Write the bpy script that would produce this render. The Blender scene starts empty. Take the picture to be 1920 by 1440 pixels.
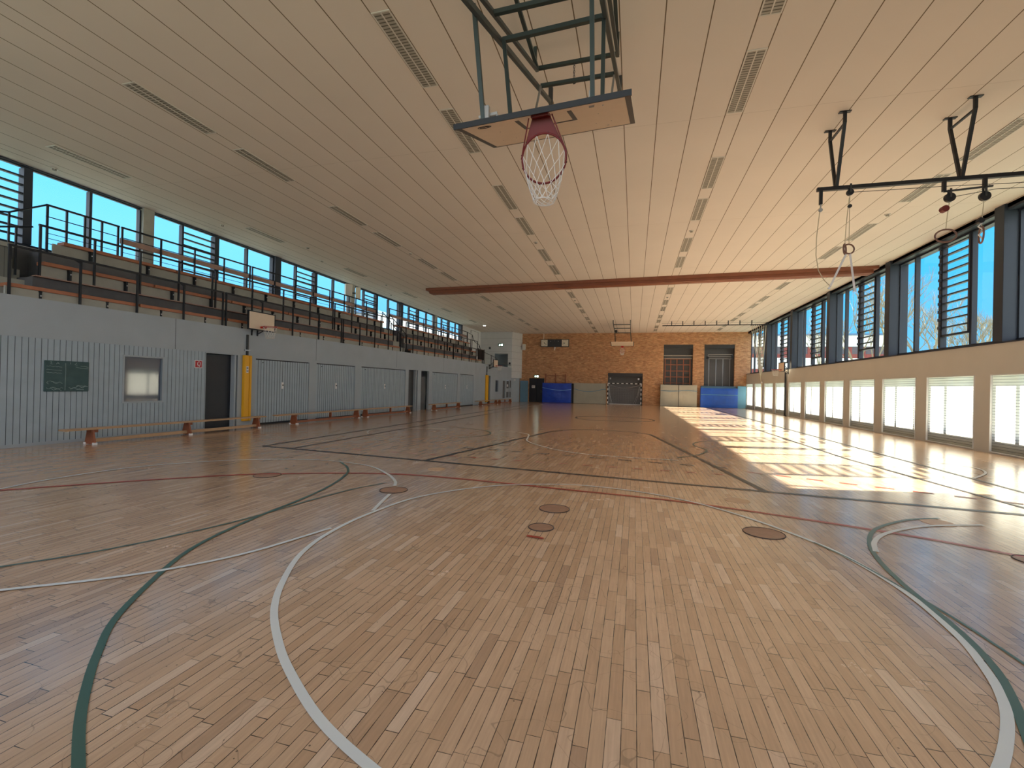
import bpy, math, random
from mathutils import Vector, Matrix
random.seed(7)
SC = bpy.context.scene
COL = SC.collection

# ---------------------------------------------------------------- camera
F_PX, YAW, PITCH, ROLL, EYE = 854.06, 0.2625, 0.0033, 0.0222, 1.6217
fwd = Vector((-math.sin(YAW)*math.cos(PITCH), math.cos(YAW)*math.cos(PITCH), math.sin(PITCH)))
rgt = Vector((math.cos(YAW), math.sin(YAW), 0)); up = rgt.cross(fwd)
r2 = math.cos(ROLL)*rgt + math.sin(ROLL)*up; u2 = -math.sin(ROLL)*rgt + math.cos(ROLL)*up
cam = bpy.data.cameras.new('camera'); cam.sensor_width = 36; cam.lens = F_PX/1920*36; cam.clip_end = 600; cam.clip_start = .05
co = bpy.data.objects.new('camera', cam); COL.objects.link(co)
m = Matrix.Identity(4)
for i in range(3): m[i][0] = r2[i]; m[i][1] = u2[i]; m[i][2] = -fwd[i]
m[2][3] = EYE
co.matrix_world = m
SC.camera = co

# ---------------------------------------------------------------- view, sky, sun
SC.view_settings.view_transform = 'Standard'; SC.view_settings.look = 'None'
SC.view_settings.gamma = 1; SC.view_settings.use_curve_mapping = False
SC.view_settings.exposure = 2.3
SC.cycles.max_bounces = 10; SC.cycles.diffuse_bounces = 6; SC.cycles.glossy_bounces = 4
SC.cycles.transparent_max_bounces = 16; SC.cycles.transmission_bounces = 8
SC.cycles.sample_clamp_indirect = 6; SC.cycles.use_denoising = True
SKY_STRENGTH = 1.0
SUN_STRENGTH = 5.9
w = bpy.data.worlds.new('sky'); SC.world = w; w.use_nodes = True
nt = w.node_tree; nt.nodes.clear()
tc = nt.nodes.new('ShaderNodeTexCoord'); sx = nt.nodes.new('ShaderNodeSeparateXYZ'); cr = nt.nodes.new('ShaderNodeValToRGB')
bg = nt.nodes.new('ShaderNodeBackground'); wo = nt.nodes.new('ShaderNodeOutputWorld')
nt.links.new(tc.outputs['Generated'], sx.inputs[0]); nt.links.new(sx.outputs['Z'], cr.inputs[0])
els = cr.color_ramp.elements
EXPK = 2**2.3
# clear cyan sky towards the sun side, paler haze to the left, unseen bright sky added behind as fill
def sky_ramp(stops, ramp):
    el = ramp.color_ramp.elements
    while len(el) < len(stops): el.new(.5)
    for k, (pos, c_) in enumerate(stops):
        el[k].position = pos; el[k].color = (c_[0]/EXPK, c_[1]/EXPK, c_[2]/EXPK, 1)
    nt.links.new(sx.outputs['Z'], ramp.inputs[0])
cr2 = nt.nodes.new('ShaderNodeValToRGB'); cr3 = nt.nodes.new('ShaderNodeValToRGB')
sky_ramp([(0.0, (.45, .85, 1.2)), (.10, (.20, .80, 1.35)), (.22, (.10, .78, 1.5)), (.36, (.07, .74, 1.5)), (1.0, (.08, .50, 1.4))], cr)
sky_ramp([(0.0, (.7, 1.0, 1.6)), (.12, (.26, .88, 1.5)), (.25, (.30, 1.0, 1.6)), (.38, (.15, .9, 1.6)), (1.0, (.08, .50, 1.8))], cr2)
sky_ramp([(0.0, (1.8, 1.9, 2.0)), (.30, (3.0, 3.1, 3.4)), (1.0, (1.2, 1.6, 2.4))], cr3)
def mrange(sock, a, b_):
    n = nt.nodes.new('ShaderNodeMapRange'); n.inputs[1].default_value = a; n.inputs[2].default_value = b_; nt.links.new(sock, n.inputs[0]); return n.outputs[0]
def smix(f, a, b_):
    n = nt.nodes.new('ShaderNodeMix'); n.data_type = 'RGBA'; nt.links.new(f, n.inputs['Factor']); nt.links.new(a, n.inputs[6]); nt.links.new(b_, n.inputs[7]); return n.outputs[2]
s1 = smix(mrange(sx.outputs['X'], .1, -.3), cr.outputs[0], cr2.outputs[0])
s2 = smix(mrange(sx.outputs['Y'], -.05, -.45), s1, cr3.outputs[0])
nt.links.new(s2, bg.inputs[0]); bg.inputs[1].default_value = SKY_STRENGTH
nt.links.new(bg.outputs[0], wo.inputs[0])
sd = bpy.data.lights.new('sun', 'SUN'); sd.energy = SUN_STRENGTH; sd.angle = math.radians(.9); sd.color = (1, .94, .82)
so = bpy.data.objects.new('sun', sd); COL.objects.link(so); so.location = (40, 10, 40)
SUND = Vector((-1, -.22, -.862)).normalized()
so.rotation_euler = SUND.to_track_quat('-Z', 'Y').to_euler()

# ---------------------------------------------------------------- helpers
def lin(r, g, b):
    f = lambda c: (c/255/12.92) if c/255 <= .04045 else ((c/255+.055)/1.055)**2.4
    return (f(r), f(g), f(b), 1)

class MB:
    def __init__(s): s.v = []; s.f = []
    def quad(s, a, b, c, d):
        n = len(s.v); s.v += [tuple(a), tuple(b), tuple(c), tuple(d)]; s.f.append((n, n+1, n+2, n+3)); return s
    def hexa(s, P):
        n = len(s.v); s.v += [tuple(p) for p in P]
        s.f += [(n, n+3, n+2, n+1), (n+4, n+5, n+6, n+7), (n, n+1, n+5, n+4), (n+1, n+2, n+6, n+5), (n+2, n+3, n+7, n+6), (n+3, n, n+4, n+7)]
        return s
    def box(s, x0, x1, y0, y1, z0, z1):
        if x0 > x1: x0, x1 = x1, x0
        if y0 > y1: y0, y1 = y1, y0
        if z0 > z1: z0, z1 = z1, z0
        return s.hexa([(x0, y0, z0), (x1, y0, z0), (x1, y1, z0), (x0, y1, z0), (x0, y0, z1), (x1, y0, z1), (x1, y1, z1), (x0, y1, z1)])
    def bar(s, a, b, w_, h_=None, ref=(0, 0, 1)):
        a = Vector(a); b = Vector(b); h_ = h_ or w_
        d = (b-a).normalized(); r = Vector(ref)
        if abs(d.dot(r)) > .97: r = Vector((1, 0, 0))
        x = d.cross(r).normalized()*w_/2; y = d.cross(x).normalized()*h_/2
        return s.hexa([a-x-y, a+x-y, a+x+y, a-x+y, b-x-y, b+x-y, b+x+y, b-x+y])
    def tube(s, pts, r, seg=8, closed=False):
        pts = [Vector(p) for p in pts]; n = len(pts); base = len(s.v)
        d0 = (pts[1]-pts[0]).normalized(); ref = Vector((0, 0, 1)) if abs(d0.z) < .9 else Vector((1, 0, 0))
        x = d0.cross(ref).normalized()
        for i, p in enumerate(pts):
            if closed: d = pts[(i+1) % n]-pts[i-1]
            else: d = pts[min(i+1, n-1)]-pts[max(i-1, 0)]
            d = d.normalized() if d.length > 1e-9 else d0
            x = (x-d*x.dot(d)); x = x.normalized() if x.length > 1e-6 else d.orthogonal().normalized()
            y = d.cross(x)
            rr = r[i] if isinstance(r, (list, tuple)) else r
            for k in range(seg):
                a = 2*math.pi*k/seg
                s.v.append(tuple(p+x*math.cos(a)*rr+y*math.sin(a)*rr))
        for i in range(n if closed else n-1):
            j = (i+1) % n
            for k in range(seg):
                l = (k+1) % seg
                s.f.append((base+i*seg+k, base+i*seg+l, base+j*seg+l, base+j*seg+k))
        if not closed:
            s.f.append(tuple(base+k for k in range(seg))[::-1]); s.f.append(tuple(base+(n-1)*seg+k for k in range(seg)))
        return s
    def disc(s, c, r, h, seg=24, axis='z'):
        c = Vector(c); d = {'z': Vector((0, 0, h)), 'y': Vector((0, h, 0)), 'x': Vector((h, 0, 0))}[axis]
        return s.tube([c, c+d], r, seg)
    def prism(s, poly, d):
        n = len(poly); b = len(s.v); d = Vector(d)
        s.v += [tuple(p) for p in poly] + [tuple(Vector(p)+d) for p in poly]
        s.f.append(tuple(range(b, b+n))[::-1]); s.f.append(tuple(range(b+n, b+2*n)))
        for i in range(n): j = (i+1) % n; s.f.append((b+i, b+j, b+n+j, b+n+i))
        return s

def build(name, mb, mt, parent=None, smooth=False, bevel=0):
    me = bpy.data.meshes.new(name); me.from_pydata(mb.v, [], mb.f)
    import bmesh
    bm = bmesh.new(); bm.from_mesh(me); bmesh.ops.recalc_face_normals(bm, faces=bm.faces); bm.to_mesh(me); bm.free()
    if isinstance(mt, (list, tuple)):
        for q in mt: me.materials.append(q)
    else: me.materials.append(mt)
    o = bpy.data.objects.new(name, me); COL.objects.link(o)
    if parent is not None: o.parent = parent
    if smooth:
        for p in me.polygons: p.use_smooth = True
    if bevel:
        b = o.modifiers.new('bevel', 'BEVEL'); b.width = bevel; b.segments = 2; b.limit_method = 'ANGLE'
    return o
def tag(o, label=None, cat=None, group=None, kind=None):
    if label: o['label'] = label
    if cat: o['category'] = cat
    if group: o['group'] = group
    if kind: o['kind'] = kind
    return o
def empty(name, loc=(0, 0, 0), rz=0, label=None, cat=None, group=None, kind=None):
    o = bpy.data.objects.new(name, None); COL.objects.link(o); o.location = loc; o.rotation_euler = (0, 0, rz)
    o.empty_display_size = .2
    return tag(o, label, cat, group, kind)
def copy_tree(o, parent=None):
    c = o.copy(); COL.objects.link(c); c.parent = parent
    for ch in list(o.children): copy_tree(ch, c)
    return c
def struct(name, mb, mt, lw=False, label=None, cat=None, **k):
    o = build(name, mb, mt, **k); o['kind'] = 'structure'
    if lw: place(o)
    if label: tag(o, label, cat or name.split('_')[0])
    return o

# left wall frame: local x runs along the wall (s), local y points out of the hall, z up
P0 = Vector((-13.35, 5.0, 0)); LWR = math.atan2(.99919, .040227)
def place(o, s=0, n=0, z=0):
    T = Vector((math.cos(LWR), math.sin(LWR), 0)); Nn = Vector((-math.sin(LWR), math.cos(LWR), 0))
    o.location = P0+T*s-Nn*n+Vector((0, 0, z)); o.rotation_euler = (0, 0, LWR); return o
def lwp(s, n, z):
    T = Vector((math.cos(LWR), math.sin(LWR), 0)); Nn = Vector((-math.sin(LWR), math.cos(LWR), 0))
    return P0+T*s-Nn*n+Vector((0, 0, z))
def lthing(name, s, n, z, label, cat, group=None):
    e_ = empty(name, label=label, cat=cat, group=group); return place(e_, s, n, z)
ORD = ['first', 'second', 'third', 'fourth', 'fifth', 'sixth', 'seventh', 'eighth', 'ninth', 'tenth', 'eleventh', 'twelfth', 'thirteenth', 'fourteenth', 'fifteenth']

# ---------------------------------------------------------------- materials
def mat(name, col, rough=.6, metal=0, noise=0, nscale=8, bump=0, bscale=60, spec=.5, coat=0, col2=None):
    m_ = bpy.data.materials.new(name); m_.use_nodes = True; t = m_.node_tree; b = t.nodes['Principled BSDF']
    b.inputs['Base Color'].default_value = col; b.inputs['Roughness'].default_value = rough; b.inputs['Metallic'].default_value = metal
    b.inputs['Specular IOR Level'].default_value = spec; b.inputs['Coat Weight'].default_value = coat
    tc_ = t.nodes.new('ShaderNodeTexCoord')
    if noise or col2:
        n_ = t.nodes.new('ShaderNodeTexNoise'); n_.inputs['Scale'].default_value = nscale; n_.inputs['Detail'].default_value = 5
        t.links.new(tc_.outputs['Object'], n_.inputs['Vector'])
        r_ = t.nodes.new('ShaderNodeValToRGB'); k = 1-noise
        r_.color_ramp.elements[0].position = .3; r_.color_ramp.elements[1].position = .7
        r_.color_ramp.elements[0].color = col2 or (col[0]*k, col[1]*k, col[2]*k, 1)
        r_.color_ramp.elements[1].color = col
        t.links.new(n_.outputs['Fac'], r_.inputs[0]); t.links.new(r_.outputs[0], b.inputs['Base Color'])
    if bump:
        n2 = t.nodes.new('ShaderNodeTexNoise'); n2.inputs['Scale'].default_value = bscale; n2.inputs['Detail'].default_value = 4
        bp = t.nodes.new('ShaderNodeBump'); bp.inputs['Strength'].default_value = bump; bp.inputs['Distance'].default_value = .02
        t.links.new(tc_.outputs['Object'], n2.inputs['Vector']); t.links.new(n2.outputs['Fac'], bp.inputs['Height']); t.links.new(bp.outputs[0], b.inputs['Normal'])
    return m_
def math_node(t, op, a, b=None):
    n_ = t.nodes.new('ShaderNodeMath'); n_.operation = op
    for i, x in enumerate((a, b)):
        if x is None: continue
        if isinstance(x, (int, float)): n_.inputs[i].default_value = x
        else: t.links.new(x, n_.inputs[i])
    return n_.outputs[0]
def stripes(name, col, dark, axis, period, frac, rough=.55, noise=.08, zmax=None, bumpd=.006, off=0):
    """grooved boards: dark joints repeating along one object axis"""
    m_ = mat(name, col, rough, noise=noise, nscale=3); t = m_.node_tree; b = t.nodes['Principled BSDF']
    tc_ = [n for n in t.nodes if n.type == 'TEX_COORD'][0]
    s_ = t.nodes.new('ShaderNodeSeparateXYZ'); t.links.new(tc_.outputs['Object'], s_.inputs[0])
    a = math_node(t, 'ADD', s_.outputs[axis], 1000+off); a = math_node(t, 'DIVIDE', a, period); fr = math_node(t, 'FRACT', a)
    g = math_node(t, 'LESS_THAN', fr, frac)
    if zmax is not None: g = math_node(t, 'MULTIPLY', g, math_node(t, 'LESS_THAN', s_.outputs['Z'], zmax))
    mx = t.nodes.new('ShaderNodeMix'); mx.data_type = 'RGBA'
    src = b.inputs['Base Color'].links[0].from_socket if b.inputs['Base Color'].links else None
    t.links.new(g, mx.inputs['Factor'])
    if src: t.links.new(src, mx.inputs[6])
    else: mx.inputs[6].default_value = col
    mx.inputs[7].default_value = dark; t.links.new(mx.outputs[2], b.inputs['Base Color'])
    bp = t.nodes.new('ShaderNodeBump'); bp.inputs['Distance'].default_value = bumpd; bp.invert = True
    t.links.new(g, bp.inputs['Height']); t.links.new(bp.outputs[0], b.inputs['Normal'])
    return m_

M = {}
M['black'] = mat('black_metal', (.012, .014, .018, 1), .45, .2)
M['frame'] = mat('blue_black_frame', (.022, .030, .045, 1), .5)
M['darkgrey'] = mat('dark_grey_steel', (.035, .037, .04, 1), .5)
M['teal'] = mat('green_grey_tube', (.045, .065, .065, 1), .4, .4)
M['steel'] = mat('galvanised_steel', (.42, .43, .44, 1), .35, .8)
M['grey_wall'] = mat('grey_blue_paint', (.40, .46, .51, 1), .55, noise=.08, nscale=1.3, bump=.12, bscale=70)
M['grey_right'] = mat('grey_beige_paint', (.56, .54, .48, 1), .6, noise=.05, nscale=1.5, bump=.1, bscale=70)
M['boards'] = stripes('grey_blue_boards', (.40, .49, .56, 1), (.07, .09, .11, 1), 'X', .115, .10, noise=.12)
M['gate'] = stripes('gate_boards', (.40, .49, .56, 1), (.06, .075, .095, 1), 'X', .125, .16, noise=.10)
M['white'] = mat('white_paint', (.72, .73, .72, 1), .6, noise=.05, nscale=2)
M['white_box'] = stripes('white_panels', (.66, .68, .68, 1), (.30, .32, .33, 1), 'Z', .655, .025, noise=.05, off=.45)
M['concrete'] = mat('stand_riser', (.40, .40, .35, 1), .8, noise=.12, nscale=6)
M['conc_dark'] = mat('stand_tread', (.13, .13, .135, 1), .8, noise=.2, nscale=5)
M['plank'] = mat('bench_wood', lin(176, 112, 78), .45, noise=.2, nscale=4)
M['plank_d'] = mat('dark_stand_wood', lin(172, 138, 124), .5, noise=.2, nscale=4)
M['wood'] = mat('light_beech', lin(196, 160, 122), .4, noise=.15, nscale=5)
M['wood_r'] = mat('reddish_wood', lin(160, 96, 66), .45, noise=.2, nscale=5)
M['beam'] = mat('divider_wood', lin(140, 84, 58), .5, noise=.2, nscale=2)
M['yellow'] = mat('yellow_padding', lin(238, 176, 20), .45, bump=.25, bscale=9)
M['blue_mat'] = mat('blue_vinyl', lin(16, 66, 190), .32, noise=.25, nscale=2.5, bump=.9, bscale=3.0)
M['blue_mat2'] = mat('royal_blue_vinyl', lin(24, 92, 205), .35, noise=.2, nscale=2.5, bump=.6, bscale=3.5)
M['grey_mat'] = mat('grey_canvas', lin(168, 166, 152), .7, noise=.1, nscale=2, bump=.8, bscale=2.5)
M['lightblue'] = mat('light_blue_vinyl', lin(104, 164, 196), .5, noise=.06)
M['slate_blue'] = mat('slate_blue_vinyl', lin(100, 140, 165), .5, noise=.06)
M['strap'] = mat('pale_blue_strap', lin(110, 160, 230), .5)
M['red'] = mat('red_paint', lin(175, 30, 30), .4)
M['darkred'] = mat('dark_red_paint', lin(110, 22, 22), .45)
M['net'] = mat('white_cord', (.75, .75, .72, 1), .8)
M['board_face'] = mat('cream_board', lin(235, 215, 190), .45, noise=.04)
M['board_line'] = mat('grey_line_paint', lin(95, 92, 88), .6)
M['cream'] = mat('cream_face', lin(230, 222, 200), .5)
M['chalk'] = mat('green_chalkboard', lin(48, 78, 80), .55, noise=.35, nscale=5, col2=lin(62, 92, 94))
M['chalkline'] = mat('chalk_marks', lin(170, 190, 190), .9)
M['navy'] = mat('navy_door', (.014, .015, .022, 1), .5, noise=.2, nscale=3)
M['charcoal'] = mat('charcoal_panel', (.11, .11, .112, 1), .6, noise=.1)
M['ring'] = mat('leather_ring', lin(128, 96, 84), .5)
M['rope'] = mat('pale_rope', lin(205, 195, 170), .9)
M['sign_white'] = mat('sign_white', (.8, .8, .8, 1), .5)
M['sign_red'] = mat('sign_red', lin(190, 36, 44), .4)
M['fix'] = mat('fixture_frame', (.62, .60, .55, 1), .4, .0)
M['louvre'] = stripes('louvre_grid', (.40, .38, .33, 1), (.13, .12, .10, 1), 'Y', .062, .34, rough=.7, noise=.02, bumpd=.01)
M['line_white'] = mat('white_court_line', (.70, .72, .70, 1), .35)
M['line_black'] = mat('black_court_line', (.02, .02, .022, 1), .35)
M['line_red'] = mat('red_court_line', lin(170, 60, 45), .35)
M['line_green'] = mat('green_court_line', lin(70, 100, 88), .35)
M['lid'] = mat('wood_lid', lin(168, 130, 106), .45, noise=.2, nscale=12)
M['lid_ring'] = mat('dark_lid_ring', lin(60, 46, 42), .5)
M['pale_lid'] = mat('pale_wood_lid', lin(212, 176, 140), .4, noise=.1, nscale=12)
M['bark'] = mat('pale_bark', lin(150, 140, 115), .9, noise=.3, nscale=3)
M['bwhite'] = mat('white_render', (.75, .75, .72, 1), .8)
M['bgrey'] = mat('pale_grey_render', (.24, .26, .28, 1), .8)
M['bred'] = mat('red_brown_render', lin(130, 66, 60), .8)
M['bdark'] = mat('dark_glazing', (.08, .07, .08, 1), .3)
M['bluegrey'] = mat('blue_grey_roof', lin(90, 120, 150), .7)
M['grass'] = mat('outside_ground', (.30, .32, .22, 1), .9, noise=.3, nscale=.3)

def glass_mat(name, tint=(.93, .96, .97, 1), refl=.06):
    m_ = bpy.data.materials.new(name); m_.use_nodes = True; t = m_.node_tree; t.nodes.clear()
    o = t.nodes.new('ShaderNodeOutputMaterial'); mx = t.nodes.new('ShaderNodeMixShader'); tr = t.nodes.new('ShaderNodeBsdfTransparent'); gl = t.nodes.new('ShaderNodeBsdfGlossy')
    lw_ = t.nodes.new('ShaderNodeLayerWeight'); lw_.inputs[0].default_value = .15
    tr.inputs[0].default_value = tint; gl.inputs['Roughness'].default_value = .02
    f = math_node(t, 'MULTIPLY', lw_.outputs['Fresnel'], .08); f = math_node(t, 'ADD', f, refl*.1)
    t.links.new(f, mx.inputs[0]); t.links.new(tr.outputs[0], mx.inputs[1]); t.links.new(gl.outputs[0], mx.inputs[2]); t.links.new(mx.outputs[0], o.inputs[0])
    return m_
M['glass'] = glass_mat('window_glass')
M['net_thin'] = glass_mat('fine_goal_net', (.80, .80, .80, 1), 0)

# translucent lower wall panels: a ribbed white sheet that passes diffused sunlight
def screen_mat():
    m_ = bpy.data.materials.new('translucent_screen'); m_.use_nodes = True; t = m_.node_tree; t.nodes.clear()
    o = t.nodes.new('ShaderNodeOutputMaterial'); mx = t.nodes.new('ShaderNodeMixShader'); tr = t.nodes.new('ShaderNodeBsdfTranslucent'); df = t.nodes.new('ShaderNodeBsdfDiffuse')
    tc_ = t.nodes.new('ShaderNodeTexCoord'); s_ = t.nodes.new('ShaderNodeSeparateXYZ'); t.links.new(tc_.outputs['Object'], s_.inputs[0])
    a = math_node(t, 'DIVIDE', math_node(t, 'ADD', s_.outputs['Z'], 100), .082); fr = math_node(t, 'FRACT', a); g = math_node(t, 'LESS_THAN', fr, .13)
    c = t.nodes.new('ShaderNodeMix'); c.data_type = 'RGBA'; c.inputs[6].default_value = (.82, .81, .74, 1); c.inputs[7].default_value = (.18, .18, .17, 1)
    t.links.new(g, c.inputs['Factor']); t.links.new(c.outputs[2], tr.inputs[0])
    df.inputs[0].default_value = (.52, .50, .46, 1); mx.inputs[0].default_value = .15
    t.links.new(tr.outputs[0], mx.inputs[1]); t.links.new(df.outputs[0], mx.inputs[2])
    m2 = t.nodes.new('ShaderNodeMixShader'); tp = t.nodes.new('ShaderNodeBsdfTransparent'); m2.inputs[0].default_value = .20
    t.links.new(mx.outputs[0], m2.inputs[1]); t.links.new(tp.outputs[0], m2.inputs[2]); t.links.new(m2.outputs[0], o.inputs[0])
    return m_
M['screen'] = screen_mat()

# wood strip floor, strips run down the hall (Y)
def floor_mat():
    m_ = bpy.data.materials.new('wood_strip_floor'); m_.use_nodes = True; t = m_.node_tree; b = t.nodes['Principled BSDF']; L = t.links.new
    mn = lambda op, a, b_=None: math_node(t, op, a, b_)
    tc_ = t.nodes.new('ShaderNodeTexCoord'); s_ = t.nodes.new('ShaderNodeSeparateXYZ'); L(tc_.outputs['Object'], s_.inputs[0])
    RW, PL = .071, .46
    xr = mn('DIVIDE', mn('ADD', s_.outputs['X'], 40), RW); row = mn('FLOOR', xr); fx = mn('FRACT', xr)
    w1 = t.nodes.new('ShaderNodeTexWhiteNoise'); w1.noise_dimensions = '1D'; L(row, w1.inputs['W'])
    yy = mn('ADD', mn('DIVIDE', mn('ADD', s_.outputs['Y'], 40), PL), mn('MULTIPLY', w1.outputs['Value'], 7.3)); cel = mn('FLOOR', yy); fy = mn('FRACT', yy)
    cb = t.nodes.new('ShaderNodeCombineXYZ'); L(row, cb.inputs[0]); L(cel, cb.inputs[1])
    w2 = t.nodes.new('ShaderNodeTexWhiteNoise'); w2.noise_dimensions = '2D'; L(cb.outputs[0], w2.inputs['Vector'])
    dx = mn('MULTIPLY', mn('MINIMUM', fx, mn('SUBTRACT', 1, fx)), RW); dy = mn('MULTIPLY', mn('MINIMUM', fy, mn('SUBTRACT', 1, fy)), PL)
    def noise(scale, det, vec=None, rough=.5):
        n = t.nodes.new('ShaderNodeTexNoise'); n.inputs['Scale'].default_value = scale; n.inputs['Detail'].default_value = det; n.inputs['Roughness'].default_value = rough
        L(vec or tc_.outputs['Object'], n.inputs['Vector']); return n.outputs['Fac']
    def mr(v, a, b_, c, d):
        n = t.nodes.new('ShaderNodeMapRange'); n.inputs[1].default_value = a; n.inputs[2].default_value = b_; n.inputs[3].default_value = c; n.inputs[4].default_value = d; L(v, n.inputs[0]); return n.outputs[0]
    jn = noise(5, 3)                                                   # joints are open in places and closed in others
    jw = mr(jn, .35, .62, .0008, .0026)
    joint = mn('MAXIMUM', mn('LESS_THAN', dx, jw), mn('LESS_THAN', dy, jw))
    ramp = t.nodes.new('ShaderNodeValToRGB'); es = ramp.color_ramp.elements
    es[0].position = 0; es[0].color = lin(184, 150, 122); es[1].position = 1; es[1].color = lin(222, 192, 164)
    for p_, c_ in ((.07, (198, 161, 127)), (.5, (207, 171, 137)), (.92, (215, 180, 147))): e_ = es.new(p_); e_.color = lin(*c_)
    L(w2.outputs['Value'], ramp.inputs[0])
    mg = t.nodes.new('ShaderNodeMapping'); mg.inputs['Scale'].default_value = (70, 4, 1); L(tc_.outputs['Object'], mg.inputs[0])
    ng = noise(1, 5, mg.outputs[0]); grain = mr(ng, .3, .75, .88, 1.05)
    nd = noise(1.0, 8, None, .72); dirt = mr(nd, .30, .55, .90, 1.0)
    md = t.nodes.new('ShaderNodeMapping'); md.inputs['Scale'].default_value = (1, .42, 1); L(tc_.outputs['Object'], md.inputs[0])
    n3 = noise(17, 6, md.outputs[0], .8); scuff = mr(n3, .28, .33, .62, 1.0)
    vo = t.nodes.new('ShaderNodeTexVoronoi'); vo.inputs['Scale'].default_value = 9; L(tc_.outputs['Object'], vo.inputs['Vector'])
    spot = mr(mn('LESS_THAN', vo.outputs['Distance'], .045), 0, 1, 1, .35)
    sc1 = mn('LESS_THAN', mn('ABSOLUTE', mn('SUBTRACT', noise(1.7, 2), .5)), .0014); sc2 = mn('LESS_THAN', mn('ABSOLUTE', mn('SUBTRACT', noise(3.9, 1), .47)), .0022)
    scm = mn('GREATER_THAN', noise(2.3, 2), .53); scr_ = mn('SUBTRACT', 1, mn('MULTIPLY', mn('MAXIMUM', sc1, mn('MULTIPLY', sc2, scm)), .26))
    mul = mn('MULTIPLY', mn('MULTIPLY', mn('MULTIPLY', grain, dirt), mn('MULTIPLY', scuff, scr_)), spot)
    vm = t.nodes.new('ShaderNodeVectorMath'); vm.operation = 'SCALE'; L(ramp.outputs[0], vm.inputs[0]); L(mul, vm.inputs['Scale'])
    mx = t.nodes.new('ShaderNodeMix'); mx.data_type = 'RGBA'; L(joint, mx.inputs['Factor']); L(vm.outputs[0], mx.inputs[6]); mx.inputs[7].default_value = lin(62, 44, 32)
    L(mx.outputs[2], b.inputs['Base Color'])
    L(mr(nd, .3, .7, .23, .28), b.inputs['Roughness']); b.inputs['Specular IOR Level'].default_value = .65; b.inputs['Coat Weight'].default_value = .6; b.inputs['Coat Roughness'].default_value = .17; b.inputs['Coat IOR'].default_value = 1.6
    h = mn('SUBTRACT', mn('MULTIPLY', noise(6, 3), .14), joint); h = mn('ADD', h, mn('MULTIPLY', ng, .18))
    h = mn('ADD', h, mn('MULTIPLY', w2.outputs['Value'], .10))
    bp = t.nodes.new('ShaderNodeBump'); bp.inputs['Strength'].default_value = .40; bp.inputs['Distance'].default_value = .004
    L(h, bp.inputs['Height']); L(bp.outputs[0], b.inputs['Normal'])
    return m_
M['floor'] = floor_mat()

# ceiling panels: 8 wide panels then a narrow light strip, repeating every 5.4 m in X
def ceiling_mat():
    m_ = mat('cream_ceiling_panels', (.76, .69, .62, 1), .75, noise=.05, nscale=.6); t = m_.node_tree; b = t.nodes['Principled BSDF']; L = t.links.new
    tc_ = [n for n in t.nodes if n.type == 'TEX_COORD'][0]
    s_ = t.nodes.new('ShaderNodeSeparateXYZ'); L(tc_.outputs['Object'], s_.inputs[0])
    u = math_node(t, 'MULTIPLY', math_node(t, 'FRACT', math_node(t, 'DIVIDE', math_node(t, 'ADD', s_.outputs['X'], 54-1.905), 5.4)), 5.4)   # 0 at right edge of strip
    pw = (5.4-.31)/8
    fr = math_node(t, 'MULTIPLY', math_node(t, 'FRACT', math_node(t, 'DIVIDE', u, pw)), pw)
    lt = math_node(t, 'MINIMUM', fr, math_node(t, 'SUBTRACT', pw, fr))
    # the seam at the far side of the strip (u=5.4)
    e2 = math_node(t, 'SUBTRACT', 5.4, u)
    inside = math_node(t, 'GREATER_THAN', u, 8*pw+.02)
    lt = math_node(t, 'ADD', lt, inside)
    dist = math_node(t, 'MINIMUM', lt, e2)
    g = math_node(t, 'LESS_THAN', dist, .0085)
    # faint cross joints
    v = math_node(t, 'MULTIPLY', math_node(t, 'FRACT', math_node(t, 'DIVIDE', math_node(t, 'ADD', s_.outputs['Y'], 60.6), 5.85)), 5.85)
    g2 = math_node(t, 'MULTIPLY', math_node(t, 'LESS_THAN', v, .008), .35)
    gg = math_node(t, 'MAXIMUM', g, g2)
    mx = t.nodes.new('ShaderNodeMix'); mx.data_type = 'RGBA'; L(gg, mx.inputs['Factor'])
    L(b.inputs['Base Color'].links[0].from_socket, mx.inputs[6]); mx.inputs[7].default_value = (.16, .11, .06, 1)
    L(mx.outputs[2], b.inputs['Base Color'])
    return m_
M['ceiling'] = ceiling_mat()

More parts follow.
